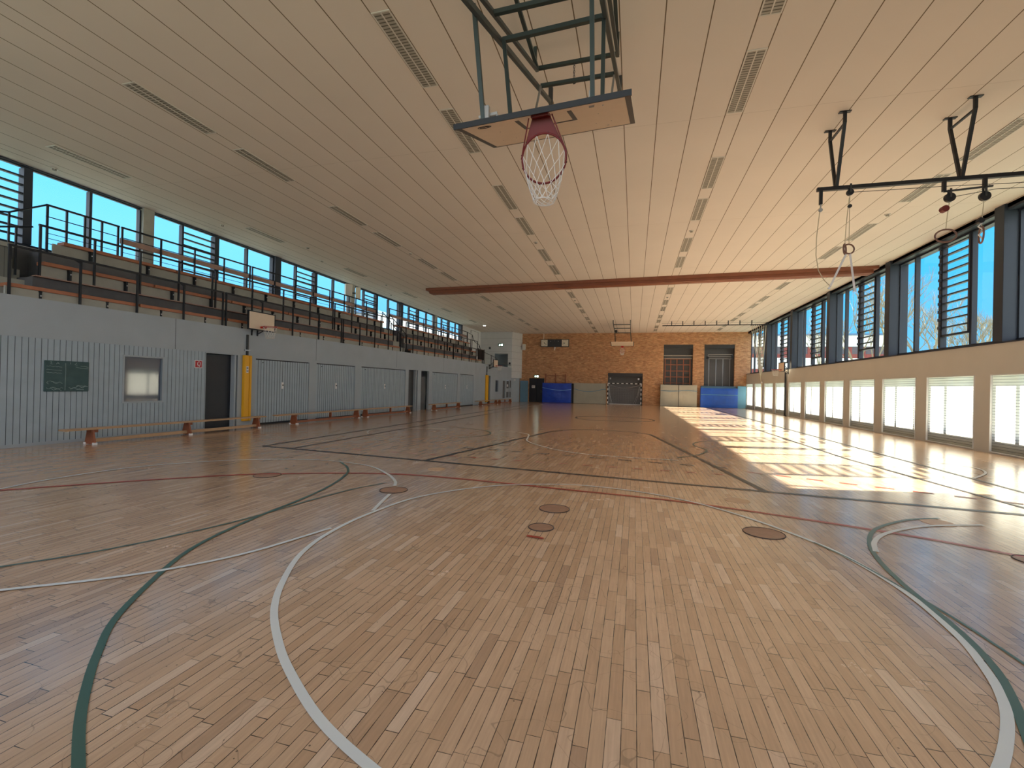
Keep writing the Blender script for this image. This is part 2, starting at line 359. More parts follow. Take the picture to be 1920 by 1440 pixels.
def brick_mat():
    m_ = bpy.data.materials.new('rough_brick'); m_.use_nodes = True; t = m_.node_tree; b = t.nodes['Principled BSDF']; L = t.links.new
    tc_ = t.nodes.new('ShaderNodeTexCoord'); s_ = t.nodes.new('ShaderNodeSeparateXYZ'); cb = t.nodes.new('ShaderNodeCombineXYZ')
    L(tc_.outputs['Object'], s_.inputs[0]); L(s_.outputs['X'], cb.inputs[0]); L(s_.outputs['Z'], cb.inputs[1])
    br = t.nodes.new('ShaderNodeTexBrick'); br.inputs['Scale'].default_value = 1; br.inputs['Brick Width'].default_value = .25; br.inputs['Row Height'].default_value = .085
    br.inputs['Mortar Size'].default_value = .006; br.inputs['Color1'].default_value = lin(188, 134, 94); br.inputs['Color2'].default_value = lin(216, 168, 122); br.inputs['Mortar'].default_value = lin(190, 152, 120)
    L(cb.outputs[0], br.inputs[0])
    n_ = t.nodes.new('ShaderNodeTexNoise'); n_.inputs['Scale'].default_value = 3.2; n_.inputs['Detail'].default_value = 6; n_.inputs['Roughness'].default_value = .75
    mp = t.nodes.new('ShaderNodeMapping'); mp.inputs['Scale'].default_value = (1, 1, 2.6); L(tc_.outputs['Object'], mp.inputs[0]); L(mp.outputs[0], n_.inputs[0])
    r_ = t.nodes.new('ShaderNodeMapRange'); r_.inputs[1].default_value = .32; r_.inputs[2].default_value = .68; r_.inputs[3].default_value = .58; r_.inputs[4].default_value = 1.12
    L(n_.outputs['Fac'], r_.inputs[0]); vm = t.nodes.new('ShaderNodeVectorMath'); vm.operation = 'SCALE'; L(br.outputs['Color'], vm.inputs[0]); L(r_.outputs[0], vm.inputs['Scale'])
    L(vm.outputs[0], b.inputs['Base Color']); b.inputs['Roughness'].default_value = .85
    bp = t.nodes.new('ShaderNodeBump'); bp.inputs['Distance'].default_value = .02; bp.inputs['Strength'].default_value = .6; L(n_.outputs['Fac'], bp.inputs['Height']); L(bp.outputs[0], b.inputs['Normal'])
    return m_
M['brick'] = brick_mat()

XR, XG, YF, H, XL = 9.82, 10.2, 45.5, 6.97, -15.1     # right wall face, right glass plane, far wall, ceiling, left window wall
# ---------------------------------------------------------------- room shell
FLOOR = struct('floor', MB().box(-15.4, 10.4, -2.2, 46.4, -.15, 0), M['floor'], label='worn wood strip sports floor with court lines', cat='floor')
struct('ceiling', MB().box(-15.4, 10.6, -2.2, 46.4, H, H+.3), M['ceiling'], label='cream panelled hall ceiling with dark joints', cat='ceiling')
mbk = MB().box(-15.4, 10.6, -2.2, -2.0, 0, 3.1).box(-15.4, 10.6, -2.2, -2.0, 6.8, H)  # unseen rear wall; high openings added to bring daylight to the foreground
for i in range(6): mbk.box(-15.4+5.14*i, -15.1+5.14*i, -2.2, -2.0, 3.1, 6.8)
struct('wall_back', mbk, M['white'])

def wall_with_holes(mb, a0, a1, b0, b1, holes, put):
    """a = horizontal, b = height; holes (a0,a1,b0,b1) sorted and not overlapping in a"""
    x = a0
    for (h0, h1, z0, z1) in sorted(holes):
        if h0 > x: put(mb, x, h0, b0, b1)
        if z0 > b0: put(mb, h0, h1, b0, z0)
        if z1 < b1: put(mb, h0, h1, z1, b1)
        x = h1
    if x < a1: put(mb, x, a1, b0, b1)

# far wall with goal niche, two equipment niches and an escape door
holes = [(-2.52, .76, 0, 3.07), (2.63, 5.24, 0, 5.83), (6.22, 8.81, 0, 5.83), (-10.43, -8.85, 0, 2.42)]
mb = MB(); wall_with_holes(mb, -12.6, XG+.05, 0, H, holes, lambda q, x0, x1, z0, z1: q.box(x0, x1, YF, YF+.30, z0, z1))
wall_front = struct('wall_front', mb, M['brick'], label='rough orange brown brick end wall', cat='wall')
mb = MB()
for (x0, x1, z0, z1) in holes: mb.box(x0-.1, x1+.1, YF+.62, YF+.7, 0, z1+.1)
for (x0, x1, z0, z1) in holes:
    mb.box(x0-.1, x0-.001, YF+.3, YF+.62, 0, z1+.1); mb.box(x1+.001, x1+.1, YF+.3, YF+.62, 0, z1+.1); mb.box(x0-.1, x1+.1, YF+.3, YF+.62, z1+.001, z1+.1)
build('niche_lining', mb, M['charcoal'], wall_front)
mb = MB()
for (x0, x1, z1, d) in [(-2.52, .76, 3.07, .34), (2.63, 5.24, 5.83, .36), (6.22, 8.81, 5.83, .36)]: mb.box(x0, x1, YF+.05, YF+.12, z1-d, z1)
build('niche_header', mb, M['darkgrey'], wall_front)

# right wall: lower part with translucent panels, upper part pillars and windows
PW, PP = 2.30, 2.93
panels = [(13.81+PP*k, 13.81+PP*k+PW) for k in range(0, 11)]
panels = [(a, min(b, YF-.1)) for a, b in panels if a < 44.9]
mb = MB(); put = lambda q, y0, y1, z0, z1: q.box(XR, XR+.10, y0, y1, z0, z1)
wall_with_holes(mb, -2.2, YF+.3, 0, 3.10, [(a, b, .03, 2.235) for a, b in panels], put)
mb.box(XR+.10, 10.45, -2.2, YF+.3, 2.40, 3.10)                    # thick upper band over the panels
mb.box(XR+.10, 10.45, -2.2, panels[0][0], 0, 2.4)
for (a, b), nx in zip(panels, panels[1:]+[(YF+.3, 0)]): mb.box(XR+.10, 10.45, b, nx[0], 0, 2.40)
mb.box(10.05, 10.45, panels[0][0], YF+.3, -.15, .50)
mb.box(XR, 10.5, -2.2, 10.0, 3.10, H)                             # closed wall beside the camera
struct('wall_right', mb, M['grey_right'], label='grey beige right wall below the windows', cat='wall')
struct('trim_1', MB().box(XR-.03, XG+.1, 10.0, YF, 3.10, 3.135), M['frame'])
NW = 0
for i, (a, b) in enumerate(panels):
    NW += 1
    o = empty('window_%d' % NW, (XR+.03, a, 0)); tag(o, 'white translucent wall panel low on the right wall, %s from the camera' % ORD[i], 'window', 'translucent panels along the right wall', 'structure')
    L_ = b-a
    build('pane', MB().box(.02, .025, 0, L_, .03, 2.235), M['screen'], o)
    q = MB(); fw = .022
    q.box(-.045, .01, 0, fw, .03, 2.235).box(-.045, .01, L_-fw, L_, .03, 2.235).box(-.045, .01, fw, L_-fw, 2.235-fw, 2.235).box(-.045, .01, fw, L_-fw, .03, .03+fw)
    build('frame', q, M['white'], o)
    q = MB().box(.30, .42, L_*.62, L_*.62+.11, .3, 2.4)
    if i % 2 == 0: q.box(.42, .5, L_*.12, L_*.12+.07, .3, 2.4)
    build('outer_post', q, M['frame'], o)

PIL = [10.25+5.85*k for k in range(7)]       # near-side edge... pillar spans [y-.35, y]
PIL = [p-.02 for p in PIL]
mb = MB()
q = MB().box(XG-.3, 10.5, 10.0, YF, 6.80, H); q.box(XR+.12, XG-.3, 10.0, YF, 6.86, H)
struct('trim_2', q, M['frame'])
for k, y in enumerate(PIL):
    if k == 6: break
    struct('column_%d' % (k+1), MB().box(XR, 10.45, y-.36, y, 3.135, H), M['frame'], bevel=.01, label='dark blue window pillar on the right wall, %s from the camera' % ORD[k], cat='column')
    y0, y1 = y, PIL[k+1]-.36
    if k == 5: y1 = YF
    NW += 1
    o = empty('window_%d' % NW, (XG, y0, 3.135)); tag(o, 'tall dark framed window bay high on the right wall, %s from the camera' % ORD[k], 'window', 'window bays along the right wall', 'structure')
    Lb = y1-y0; hz = 6.80-3.135
    fr = MB(); fr.box(-.06, .10, 0, Lb, 0, .10).box(-.06, .10, 0, Lb, hz-.06, hz)
    # order from the camera outwards: narrow pane, mullion, louvred bay, thick mullion, pane, mullion, pane
    cuts = [0, 1.26, 1.60, 2.72, 3.13, 4.22, 4.58, Lb]
    s_ = Lb/5.49; cuts = [c*s_ for c in cuts[:-1]]+[Lb]
    build('frame', fr, M['frame'], o)
    mm = MB(); mm.box(-.10, .04, cuts[1]+.06, cuts[1]+.16, .1, hz-.06).box(-.14, .04, cuts[3]+.02, cuts[3]+.14, .1, hz-.06).box(-.10, .04, cuts[5]+.06, cuts[5]+.16, .1, hz-.06).box(-.04, .04, 0, .05, .1, hz-.06).box(-.04, .04, Lb-.05, Lb, .1, hz-.06)
    build('mullion', mm, M['frame'], o)
    build('pane', MB().box(.02, .028, .04, Lb-.04, .06, hz-.04), M['glass'], o)
    l0, l1 = cuts[1]+.16, cuts[3]+.02
    lv = MB(); lv.box(-.13, .02, l0, l1, .46, .53)
    nb_ = 11
    for j in range(nb_):
        z = .53+(hz-.6-.0)/(nb_+.3)*(j+.9)
        lv.box(-.12, -.01, l0, l1, z-.022, z+.022)
    lv.box(-.13, -.02, l0-.03, l0+.04, .46, hz-.06).box(-.13, -.02, l1-.06, l1+.02, .46, hz-.06)
    for j in range(nb_):
        z = .53+(hz-.6)/(nb_+.3)*(j+.9); lv.box(-.2, -.12, l1-.02, l1+.06, z-.05, z+.05)
    build('louvre_blades', lv, M['frame'], o)

# left: window wall above the stand
LP = [10.97+5.46*k for k in range(-2, 6)]     # pillar centres
mb = MB().box(XL-.25, XL, -2.2, YF+.3, 0, 4.9); mb.box(XL-.25, XL, 38.6, YF+.3, 4.9, H)
struct('wall_left_upper', mb, M['white'], label='white wall at the back of the spectator stand', cat='wall')
struct('trim_3', MB().box(XL-.2, XL+.01, -2.2, 38.6, 6.935, H), M['frame'])
for k, y in enumerate(LP):
    struct('column_%d' % (k+7), MB().box(XL-.25, XL+.06, y-.17, y+.17, 4.9, H), M['concrete'] if k % 2 == 0 else M['frame'], label='window pillar behind the spectator stand, %s from the camera' % ORD[k], cat='column')
for k in range(-3, 5):
    y0 = 10.97+5.46*k+.17; y1 = y0+5.46-.34; NW += 1
    if y0 < -2.2: y0 = -2.2
    if k == 4: y1 = 38.5
    Lb = y1-y0
    o = empty('window_%d' % NW, (XL-.10, y0, 4.9)); tag(o, 'window bay behind the spectator stand, %s from the camera' % ORD[k+3], 'window', 'window bays behind the stand', 'structure')
    hz = 6.935-4.9
    fr = MB(); fr.box(-.05, .07, 0, Lb, 0, .06).box(-.05, .03, 0, Lb, hz-.03, hz).box(-.05, .07, 0, .05, .06, hz-.05).box(-.05, .07, Lb-.05, Lb, .06, hz-.05)
    build('frame', fr, M['frame'], o)
    c = [Lb*.20, Lb*.44, Lb*.73]
    build('mullion', MB().box(-.06, .08, c[0]-.03, c[0]+.04, .06, hz-.05).box(-.08, .12, c[1]-.02, c[1]+.16, .06, hz-.05).box(-.06, .08, c[2]-.035, c[2]+.035, .06, hz-.05), M['frame'], o)
    build('pane', MB().box(-.01, -.004, .03, Lb-.03, .04, hz-.03), M['glass'], o)
    lv = MB()
    for j in range(8):
        z = .25+j*.215; lv.box(.01, .10, c[0]+.03, c[1]-.02, z-.018, z+.022)
    build('louvre_blades', lv, M['frame'], o)

# far end box over the gallery: front face and slanted side face
def slab(q, pts, z0, z1, th=.2):
    (x0, y0), (x1, y1) = pts; d = Vector((x1-x0, y1-y0, 0)).normalized(); n = Vector((d.y, -d.x, 0))*-th
    a = Vector((x0, y0, 0)); b = Vector((x1, y1, 0))
    q.hexa([a+Vector((0, 0, z0)), b+Vector((0, 0, z0)), b+n+Vector((0, 0, z0)), a+n+Vector((0, 0, z0)), a+Vector((0, 0, z1)), b+Vector((0, 0, z1)), b+n+Vector((0, 0, z1)), a+n+Vector((0, 0, z1))])
mb = MB()
mb.box(XL, -13.61, 43.6, 43.8, 2.7, H); mb.box(-13.61, -12.2, 43.6, 43.8, 4.80, H); mb.box(-12.2, -11.79, 43.6, 43.8, 2.7, H)
slab(mb, [(-11.79, 43.6), (-11.21, 45.49)], 2.36, H)
struct('wall_gallery', mb, M['white_box'], label='white panelled wall block at the far end of the gallery', cat='wall')
mb = MB().box(-14.2, -11.9, 45.3, 45.45, 2.7, 4.9); mb.box(-13.61, -12.2, 43.8, 45.3, 4.8, 4.9)
struct('wall_passage', mb, M['charcoal'])
mb = MB(); slab(mb, [(-11.79, 43.67), (-11.34, 45.2)], 0, 2.36, .12)
struct('wall_corner', mb, M['grey_wall'])

# left wall under the stand, in wall coordinates (s, outward, z)
lholes = [(4.08, 5.06, .96, 2.17), (6.40, 7.55, 0, 2.44), (8.28, 10.92, .0, 2.38), (11.34, 13.92, .0, 2.38), (14.41, 18.50, .0, 2.38),
          (18.86, 19.92, 0, 2.40), (20.34, 21.34, 0, 2.40), (21.80, 25.70, 0, 2.38), (26.16, 28.76, 0, 2.38), (31.95, 32.62, 0, 2.40), (33.91, 34.70, 1.03, 2.05),
          (36.0, 36.85, .40, 2.06), (37.1, 38.0, 0, 2.15), (38.15, 38.62, .40, 2.15)]
put = lambda q, x0, x1, z0, z1: q.box(x0, x1, 0, .14, z0, z1)
mb = MB(); wall_with_holes(mb, -7, 6.40, .07, 2.47, [lholes[0]], put)
wl = struct('wall_left_boards', mb, M['boards'], lw=True, label='grey blue boarded wall beside the first doorway', cat='wall')
build('plinth', MB().box(-7, 6.40, -.008, .13, 0, .07), M['grey_wall'], wl)
mb = MB(); wall_with_holes(mb, 6.40, 38.71, 0, 2.47, lholes[1:], put)
mb.box(-7, 38.71, 0, .16, 2.478, 3.38); mb.box(-7, 38.71, .012, .15, 2.465, 2.48)
wl2 = struct('wall_left', mb, M['grey_wall'], lw=True, label='plain grey gallery front and storage wall on the left', cat='wall')
q = MB()
for s in (5.42, 11.3, 17.54, 23.4, 29.2): q.box(s-.006, s+.006, -.002, .02, 2.48, 3.38)
build('panel_joint', q, M['darkgrey'], wl2)
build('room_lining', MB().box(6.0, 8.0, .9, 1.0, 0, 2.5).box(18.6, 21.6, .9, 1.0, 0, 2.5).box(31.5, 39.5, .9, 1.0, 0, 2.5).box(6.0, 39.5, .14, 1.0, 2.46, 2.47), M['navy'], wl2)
# control room behind the small window
q = MB().box(3.4, 5.8, 1.9, 2.0, 0, 2.5).box(3.3, 3.4, .14, 2.0, 0, 2.5).box(5.8, 5.9, .14, 2.0, 0, 2.5).box(3.3, 5.9, .14, 2.0, 2.46, 2.5)
build('room_lining', q, M['grey_wall'], wl2)
ND = 0
def door(s0, s1, z0, z1, n, mt, lab, parts=()):
    global ND
    ND += 1; o = empty('door_%d' % ND, label=lab, cat='door', kind='structure'); place(o, s0, 0, z0)
    build('door_leaf', MB().box(.005, s1-s0-.005, n, n+.05, .01, z1-z0-.02), mt, o, bevel=.004)
    return o
d = door(6.40, 7.55, 0, 2.44, .16, M['navy'], 'dark doorway left of the yellow post padding')
build('jamb', MB().box(1.02, 1.08, -.01, .16, 0, 2.44), M['grey_wall'], d)
gl = ['widest spaced grey storage gate beside the yellow padding', 'second grey storage gate from the yellow padding', 'long grey storage gate left of the two dark doorways',
      'grey storage gate right of the two dark doorways', 'farthest grey storage gate with a dark gap below']
plates = [1.26, 1.27, 2.05, 1.95, 1.35]
for (s0, s1), lb, px in zip([(8.28, 10.92), (11.34, 13.92), (14.41, 18.50), (21.80, 25.70), (26.16, 28.76)], gl, plates):
    ND += 1; o = empty('door_%d' % ND, label=lb, cat='gate', kind='structure', group='storage gates in the left wall'); place(o, s0, 0, 0)
    build('gate_leaf', MB().box(.01, s1-s0-.01, .028, .07, .07, 2.34), M['gate'], o)
    build('top_gap', MB().box(0, s1-s0, .05, .10, 2.34, 2.38).box(0, s1-s0, .03, .10, 0, .07), M['black'], o)
    h = build('lock_plate', MB().box(px-.05, px+.05, .012, .028, 1.30, 1.55), M['sign_white'], o, bevel=.004)
    build('handle', MB().disc((px+.01, -.01, 1.44), .024, .025, 12, 'y'), M['black'], h)
    build('bolt', MB().disc((.33, .01, 2.25), .018, .02, 10, 'y'), M['black'], o)
d = door(18.86, 19.92, 0, 2.40, .3, M['charcoal'], 'first of two dark doorways past the third gate')
build('jamb', MB().box(.82, .90, .0, .16, 0, 2.38), M['grey_wall'], d)
d = door(20.34, 21.34, 0, 2.40, .3, M['navy'], 'second dark doorway with a lighter leaf inside')
build('inner_leaf', MB().box(.38, .95, .20, .24, .0, 2.05), M['charcoal'], d)
door(31.95, 32.62, 0, 2.40, .3, M['navy'], 'narrow dark doorway beside the far yellow padding')
d = door(36.0, 36.85, .40, 2.06, .1, M['charcoal'], 'dark glazed panel left of the far glazed door')
d = door(37.1, 38.0, 0, 2.15, .03, M['grey_wall'], 'far grey door with two dark glazed panes')
build('glazing', MB().box(.12, .78, .02, .04, 1.35, 2.05).box(.12, .78, .02, .04, .45, 1.0), M['charcoal'], d)
build('door_sign', MB().box(.2, .5, .005, .02, 1.5, 1.72), M['sign_white'], d)
d = door(38.15, 38.62, .40, 2.15, .03, M['grey_wall'], 'narrow glazed side panel at the left wall end')
build('glazing', MB().box(.08, .40, .02, .04, 1.0, 1.7).box(.08, .4, .02, .04, .05, .6), M['charcoal'], d)
def lwindow(s0, s1, z0, z1, lab):
    global NW
    NW += 1; o = empty('window_%d' % NW, label=lab, cat='window', kind='structure'); place(o, s0, 0, z0); a = s1-s0; h = z1-z0; f = .045
    build('frame', MB().box(-f, 0, -.012, .05, -f, h+f).box(a, a+f, -.012, .05, -f, h+f).box(0, a, -.012, .05, h, h+f).box(0, a, -.012, .05, -f, 0), M['grey_wall'], o)
    build('pane', MB().box(0, a, .06, .066, 0, h), M['ctrl_glass'], o)
M['ctrl_glass'] = mat('control_room_glass', (.10, .13, .18, 1), .06, .0, spec=1.0, coat=.6)
lwindow(4.08, 5.06, .96, 2.17, 'square control room window in the grey boarded wall')
lwindow(33.91, 34.70, 1.03, 2.05, 'small dark window near the far end of the left wall')

# ---------------------------------------------------------------- gallery tiers
S0, S1 = 2.5, 30.7
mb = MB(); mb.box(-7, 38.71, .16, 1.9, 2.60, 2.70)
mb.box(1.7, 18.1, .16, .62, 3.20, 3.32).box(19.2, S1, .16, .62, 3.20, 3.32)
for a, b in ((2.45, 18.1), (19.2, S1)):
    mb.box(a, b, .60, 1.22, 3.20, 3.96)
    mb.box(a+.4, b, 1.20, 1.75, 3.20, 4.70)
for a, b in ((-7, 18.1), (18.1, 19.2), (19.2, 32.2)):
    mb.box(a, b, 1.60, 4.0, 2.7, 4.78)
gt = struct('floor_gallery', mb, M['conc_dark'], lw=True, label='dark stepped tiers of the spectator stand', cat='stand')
mb = MB()
mb.box(1.75, 18.0, .10, .16, 3.32, 3.58); mb.box(19.3, S1, .10, .16, 3.32, 3.58)
for a, b in ((2.6, 18.0), (19.3, S1)):
    mb.box(a, b, .66, .70, 3.965, 4.28); mb.box(a+.55, b, 1.26, 1.30, 4.705, 5.0)
build('seat_riser', mb, M['concrete'], gt)
build('step_edge', MB().box(2.45, 18.1, .48, .64, 3.965, 3.99).box(19.2, S1, .48, .64, 3.965, 3.99), M['plank_d'], gt)
build('stair', MB().box(18.12, 19.18, .16, .5, 3.0, 3.32).box(18.12, 19.18, .5, .78, 3.0, 3.68).box(18.12, 19.18, .78, 1.06, 3.0, 4.03).box(18.12, 19.18, 1.06, 1.34, 3.0, 4.4).box(18.12, 19.18, 1.34, 1.6, 3.0, 4.76), M['concrete'], gt)
mb = MB().box(.2, .9, .62, .9, 3.0, 3.45)
for i in range(5): mb.box(1.1+.28*i if i < 0 else 1.25+.25*i, 2.5, .3+.3*i, .6+.3*i, 3.1, 3.32+.28*i)
build('stair', mb, M['concrete'], gt)
mb = MB()
for i in range(5): mb.box(S1+.05, S1+1.0+.30*(4-i), .3+.3*i, .6+.3*i, 2.7, 3.0+.33*i)
build('stair', mb, M['concrete'], gt)

# ---------------------------------------------------------------- court lines and lids, parts of the floor
def smooth_pts(P, n=8):
    P = [Vector((x, y, 0)) for x, y in P]
    if len(P) < 3: return P
    out = []
    for i in range(len(P)-1):
        a = P[i-1] if i else P[0]*2-P[1]; b, c = P[i], P[i+1]; d = P[i+2] if i+2 < len(P) else P[-1]*2-P[-2]
        for k in range(n):
            t = k/n; out.append(.5*((2*b)+(c-a)*t+(2*a-5*b+4*c-d)*t*t+(3*b-a-3*c+d)*t**3))
    return out+[P[-1]]
LZ = [.003]
def line(P, mt, w_=.05, curve=True, dash=None):
    LZ[0] += .00022; z = LZ[0]; pts = smooth_pts(P) if curve else [Vector((x, y, 0)) for x, y in P]
    q = MB()
    if dash:
        a, b = pts[0], pts[-1]; L_ = (b-a).length; d = (b-a)/L_; t = 0
        n = Vector((-d.y, d.x, 0))*w_/2
        while t < L_:
            p, r_ = a+d*t, a+d*min(t+dash[0], L_); q.quad(p-n, r_-n, r_+n, p+n); t += dash[0]+dash[1]
        q.v = [(x, y, z) for x, y, _ in q.v]
    else:
        k = len(pts)
        for i, p in enumerate(pts):
            d = (pts[min(i+1, k-1)]-pts[max(i-1, 0)]).normalized(); n = Vector((-d.y, d.x, 0))*w_/2
            q.v += [(p.x-n.x, p.y-n.y, z), (p.x+n.x, p.y+n.y, z)]
            if i: q.f.append((2*i-2, 2*i, 2*i+1, 2*i-1))
    return build('court_line', q, mt, FLOOR)
W_, K_, R_, G_ = M['line_white'], M['line_black'], M['line_red'], M['line_green']
line([(-8.76, 9.23), (9.6, 7.45)], K_, .12, False)
line([(-8.76, 9.23), (-8.95, 43.5)], K_, .09, False)
line([(-7.87, 9.15), (-7.9, 43)], K_, .075, False)
line([(-4.23, 8.77), (-2.85, 16.21)], K_, .11, False)
line([(-2.85, 16.21), (-2.4, 17.0), (-1.75, 17.5), (-1.05, 17.69), (-.3, 17.5), (.25, 17.15), (.59, 16.76)], K_, .09)
line([(.59, 16.76), (2.09, 8.1)], K_, .11, False)
line([(-3.0, 24.6), (-2.75, 23.4), (-1.9, 22.75), (-.96, 22.7), (0, 22.9), (.9, 23.7), (.95, 24.6), (.5, 25.5), (-.6, 26), (-1.68, 25.95), (-2.6, 25.5), (-3.0, 24.6)], K_, .09)
line([(6.46, 44), (6.4, 7.6)], K_, .075, False)
line([(5.0, 22), (5.08, 12.95), (5.59, 7.8)], K_, .075, False)
line([(-11.5, .8), (-8.5, 4.29), (-6.83, 5.97), (-5.94, 6.58), (-4.45, 7.2), (-3.18, 7.34), (-.89, 7.15), (.84, 6.95), (2.88, 6.31), (3.84, 5.81), (5.4, 4.8)], R_, .075)
line([(2.2, 10.0), (7.2, 8.1)], R_, .07, False, dash=(.26, .24))
line([(-4.2, 11.0), (2.2, 10.3)], K_, .075, False, dash=(.3, .35))
line([(-6.5, 9.6), (1.8, 9.5)], R_, .05, False, dash=(.2, .3))
line([(-.6, 1.56), (-1.04, 1.71), (-1.42, 1.88), (-1.79, 2.12), (-2.07, 2.34), (-2.41, 2.67), (-2.69, 3.06), (-2.98, 3.62), (-3.12, 4.23), (-3.12, 5.03), (-2.91, 6.0), (-2.2, 6.96), (-1.3, 7.45), (-.6, 7.55), (.2, 7.38), (.85, 7.01), (1.35, 6.5), (1.75, 5.9), (2.03, 5.3), (2.17, 4.5), (2.14, 3.8), (2.05, 3.38), (1.94, 3.06), (1.78, 2.77), (1.52, 2.42), (1.2, 2.1)], W_, .05)
line([(1.75, 2.55), (1.87, 2.81), (1.98, 3.04), (2.1, 3.36), (2.18, 3.76), (2.22, 4.25), (2.25, 4.68), (2.33, 5.22), (2.5, 5.8), (2.83, 6.41), (3.39, 6.97), (3.9, 7.25)], G_, .045)
line([(1.9, 5.6), (2.08, 5.1), (2.2, 4.5), (2.28, 4.0), (2.32, 3.4)], G_, .022)
line([(2.42, 5.48), (2.56, 5.83), (2.8, 6.18), (3.18, 6.53), (3.6, 6.8), (4.25, 7.06)], W_, .05)
line([(-1.9, 1.2), (-2.19, 1.37), (-2.49, 1.56), (-2.76, 1.76), (-3.0, 1.96), (-3.33, 2.28), (-3.72, 2.84), (-3.98, 3.29), (-4.14, 3.75), (-4.28, 4.5), (-4.36, 5.25), (-4.53, 6.12), (-4.85, 6.98), (-5.19, 7.5), (-5.8, 8.1)], G_, .045)
line([(-5.9, 1.6), (-5.11, 2.59), (-4.7, 3.21), (-4.36, 4.17), (-4.22, 5.2), (-4.08, 6.0), (-3.85, 6.6)], G_, .03)
line([(-4.95, 1.95), (-4.55, 2.31), (-4.09, 2.66), (-3.74, 3.02), (-3.44, 3.52), (-3.2, 4.35)], W_, .045)
line([(-8.3, 3.6), (-8.6, 4.36), (-8.75, 5.2), (-8.6, 6.23), (-7.8, 7.3), (-6.8, 7.85), (-5.94, 8.02), (-4.94, 7.81), (-4.25, 7.29), (-3.79, 6.78), (-3.6, 6.45)], W_, .05)
line([(-3.40, 5.95), (-3.3, 5.6), (-3.15, 5.1)], W_, .05)
line([(-8.0, 12.6), (-8.4, 13.2), (-8.65, 14.0), (-8.4, 14.6), (-7.9, 14.9), (-6.5, 15.2)], W_, .05)
line([(-4.6, 15.6), (-3.5, 15.0), (-3.2, 14.01), (-3.05, 13.2), (-2.71, 12.52), (-1.94, 11.6), (-1.08, 11.09), (-.08, 10.99), (1.0, 11.0)], W_, .05)
line([(1.0, 11.4), (1.6, 12.2), (1.9, 13.2), (1.7, 14.2), (2.0, 15.2), (3.0, 15.9)], G_, .05)
line([(-5.2, 13.0), (-4.7, 13.6), (-4.6, 14.5), (-5.2, 15.5), (-6.4, 16.0)], G_, .05)
line([(6.9, 13.3), (7.3, 12.9), (7.42, 12.5), (7.25, 12.0), (6.96, 11.56), (6.44, 10.95)], W_, .045)
line([(-1.09, 4.80), (-.90, 4.77)], R_, .05, False)
def lid(x, y, r, pale=False):
    q = MB().disc((x, y, .0005), r, .0040, 32); build('floor_lid', q, M['pale_lid'] if pale else M['lid'], FLOOR)
    if not pale:
        q = MB().tube([(x+math.cos(a)*r, y+math.sin(a)*r, .003) for a in [2*math.pi*k/40 for k in range(40)]], .0065, 6, True)
        build('lid_ring', q, M['lid_ring'], FLOOR)
for x, y, r, pl in [(-.99, 5.99, .20, 0), (-1.0, 5.15, .145, 0), (-3.48, 6.20, .205, 0), (1.46, 5.78, .215, 0), (-6.01, 6.43, .21, 0), (3.86, 5.70, .16, 0), (-.98, 7.53, .19, 1), (1.50, 7.36, .17, 1), (-3.6, 8.0, .17, 1), (3.75, 7.0, .17, 1)]:
    lid(x, y, r, pl)

# ---------------------------------------------------------------- spectator benches and railings
def stand_bench(s0, s1, n, z, row, i, blk):
    o = lthing('stand_bench', s0, n, z, '%s spectator bench plank on the stand, %s from the camera in its row' % (row, ORD[i]), 'bench', 'spectator bench planks')
    L_ = s1-s0
    build('seat_plank', MB().box(.02, L_-.02, -.02, .26, .0, .085), M['plank'], o, bevel=.008)
    for x in (L_*.22, L_*.72):
        b = build('bracket', MB().box(x-.022, x+.022, -.0, .12, -.18 if row == 'front row' else -.26, 0).box(x-.03, x+.03, .0, .22, -.03, 0), M['black'], o)
        build('bolt', MB().disc((x, -.015, -.11), .014, .015, 8, 'y'), M['sign_white'], b)
    return o
rows = [('front row', -.08, 3.565, 1.75), ('middle row', -.56, 4.275, 2.6), ('top row', -1.16, 5.0, 3.3)]
for row, n, z, st in rows:
    i = 0
    for a, b in ((st, 18.0), (19.3, 30.6)):
        k = max(1, round((b-a)/2.75)); L_ = (b-a)/k
        for j in range(k): stand_bench(a+j*L_, a+(j+1)*L_, n, z, row, min(i, 14), j); i += 1
def railing(kind, s0, s1, n, z, h, i, posts, mids=(), board=None, label='', lowend=False):
    o = lthing('stand_railing', s0, n, z, label, 'railing', 'stand railings')
    L_ = s1-s0
    build('top_rail', MB().bar((0, 0, h), (L_, 0, h), .05, .045), M['black'], o)
    for k in range(posts):
        x = .03+(L_-.06)*k/(posts-1)
        p = build('post', MB().box(x-.022, x+.022, -.02, .02, 0, h), M['black'], o)
        if kind == 'front' and k % 2 == 1: build('gusset', MB().prism([(x-.15, -.02, h-.02), (x, -.02, h-.02), (x, -.02, h-.10)], (0, .02, 0)), M['black'], p)
    for mz, r in mids: build('mid_rail', MB().tube([(0, 0, mz), (L_, 0, mz)], r, 6), M['black'], o)
    if board: build('leaning_board', MB().box(0, L_, .03, .07, board-.03, board+.13), M['plank_d'], o, bevel=.005)
    return o
secs = [(1.75, 7.0), (7.06, 12.95), (13.01, 18.0), (19.3, 24.95), (25.0, 30.7)]
for i, (a, b) in enumerate(secs):
    railing('front', a, b, -.035, 3.38, 1.09, i, 5, [], None, 'lowest dark steel railing of the stand, %s section from the camera' % ORD[i])
    a2 = max(a, 2.5)
    railing('mid', a2, b, -.515, 3.99, 1.21, i, 5, [], None, 'middle dark steel railing of the stand, %s section from the camera' % ORD[i])
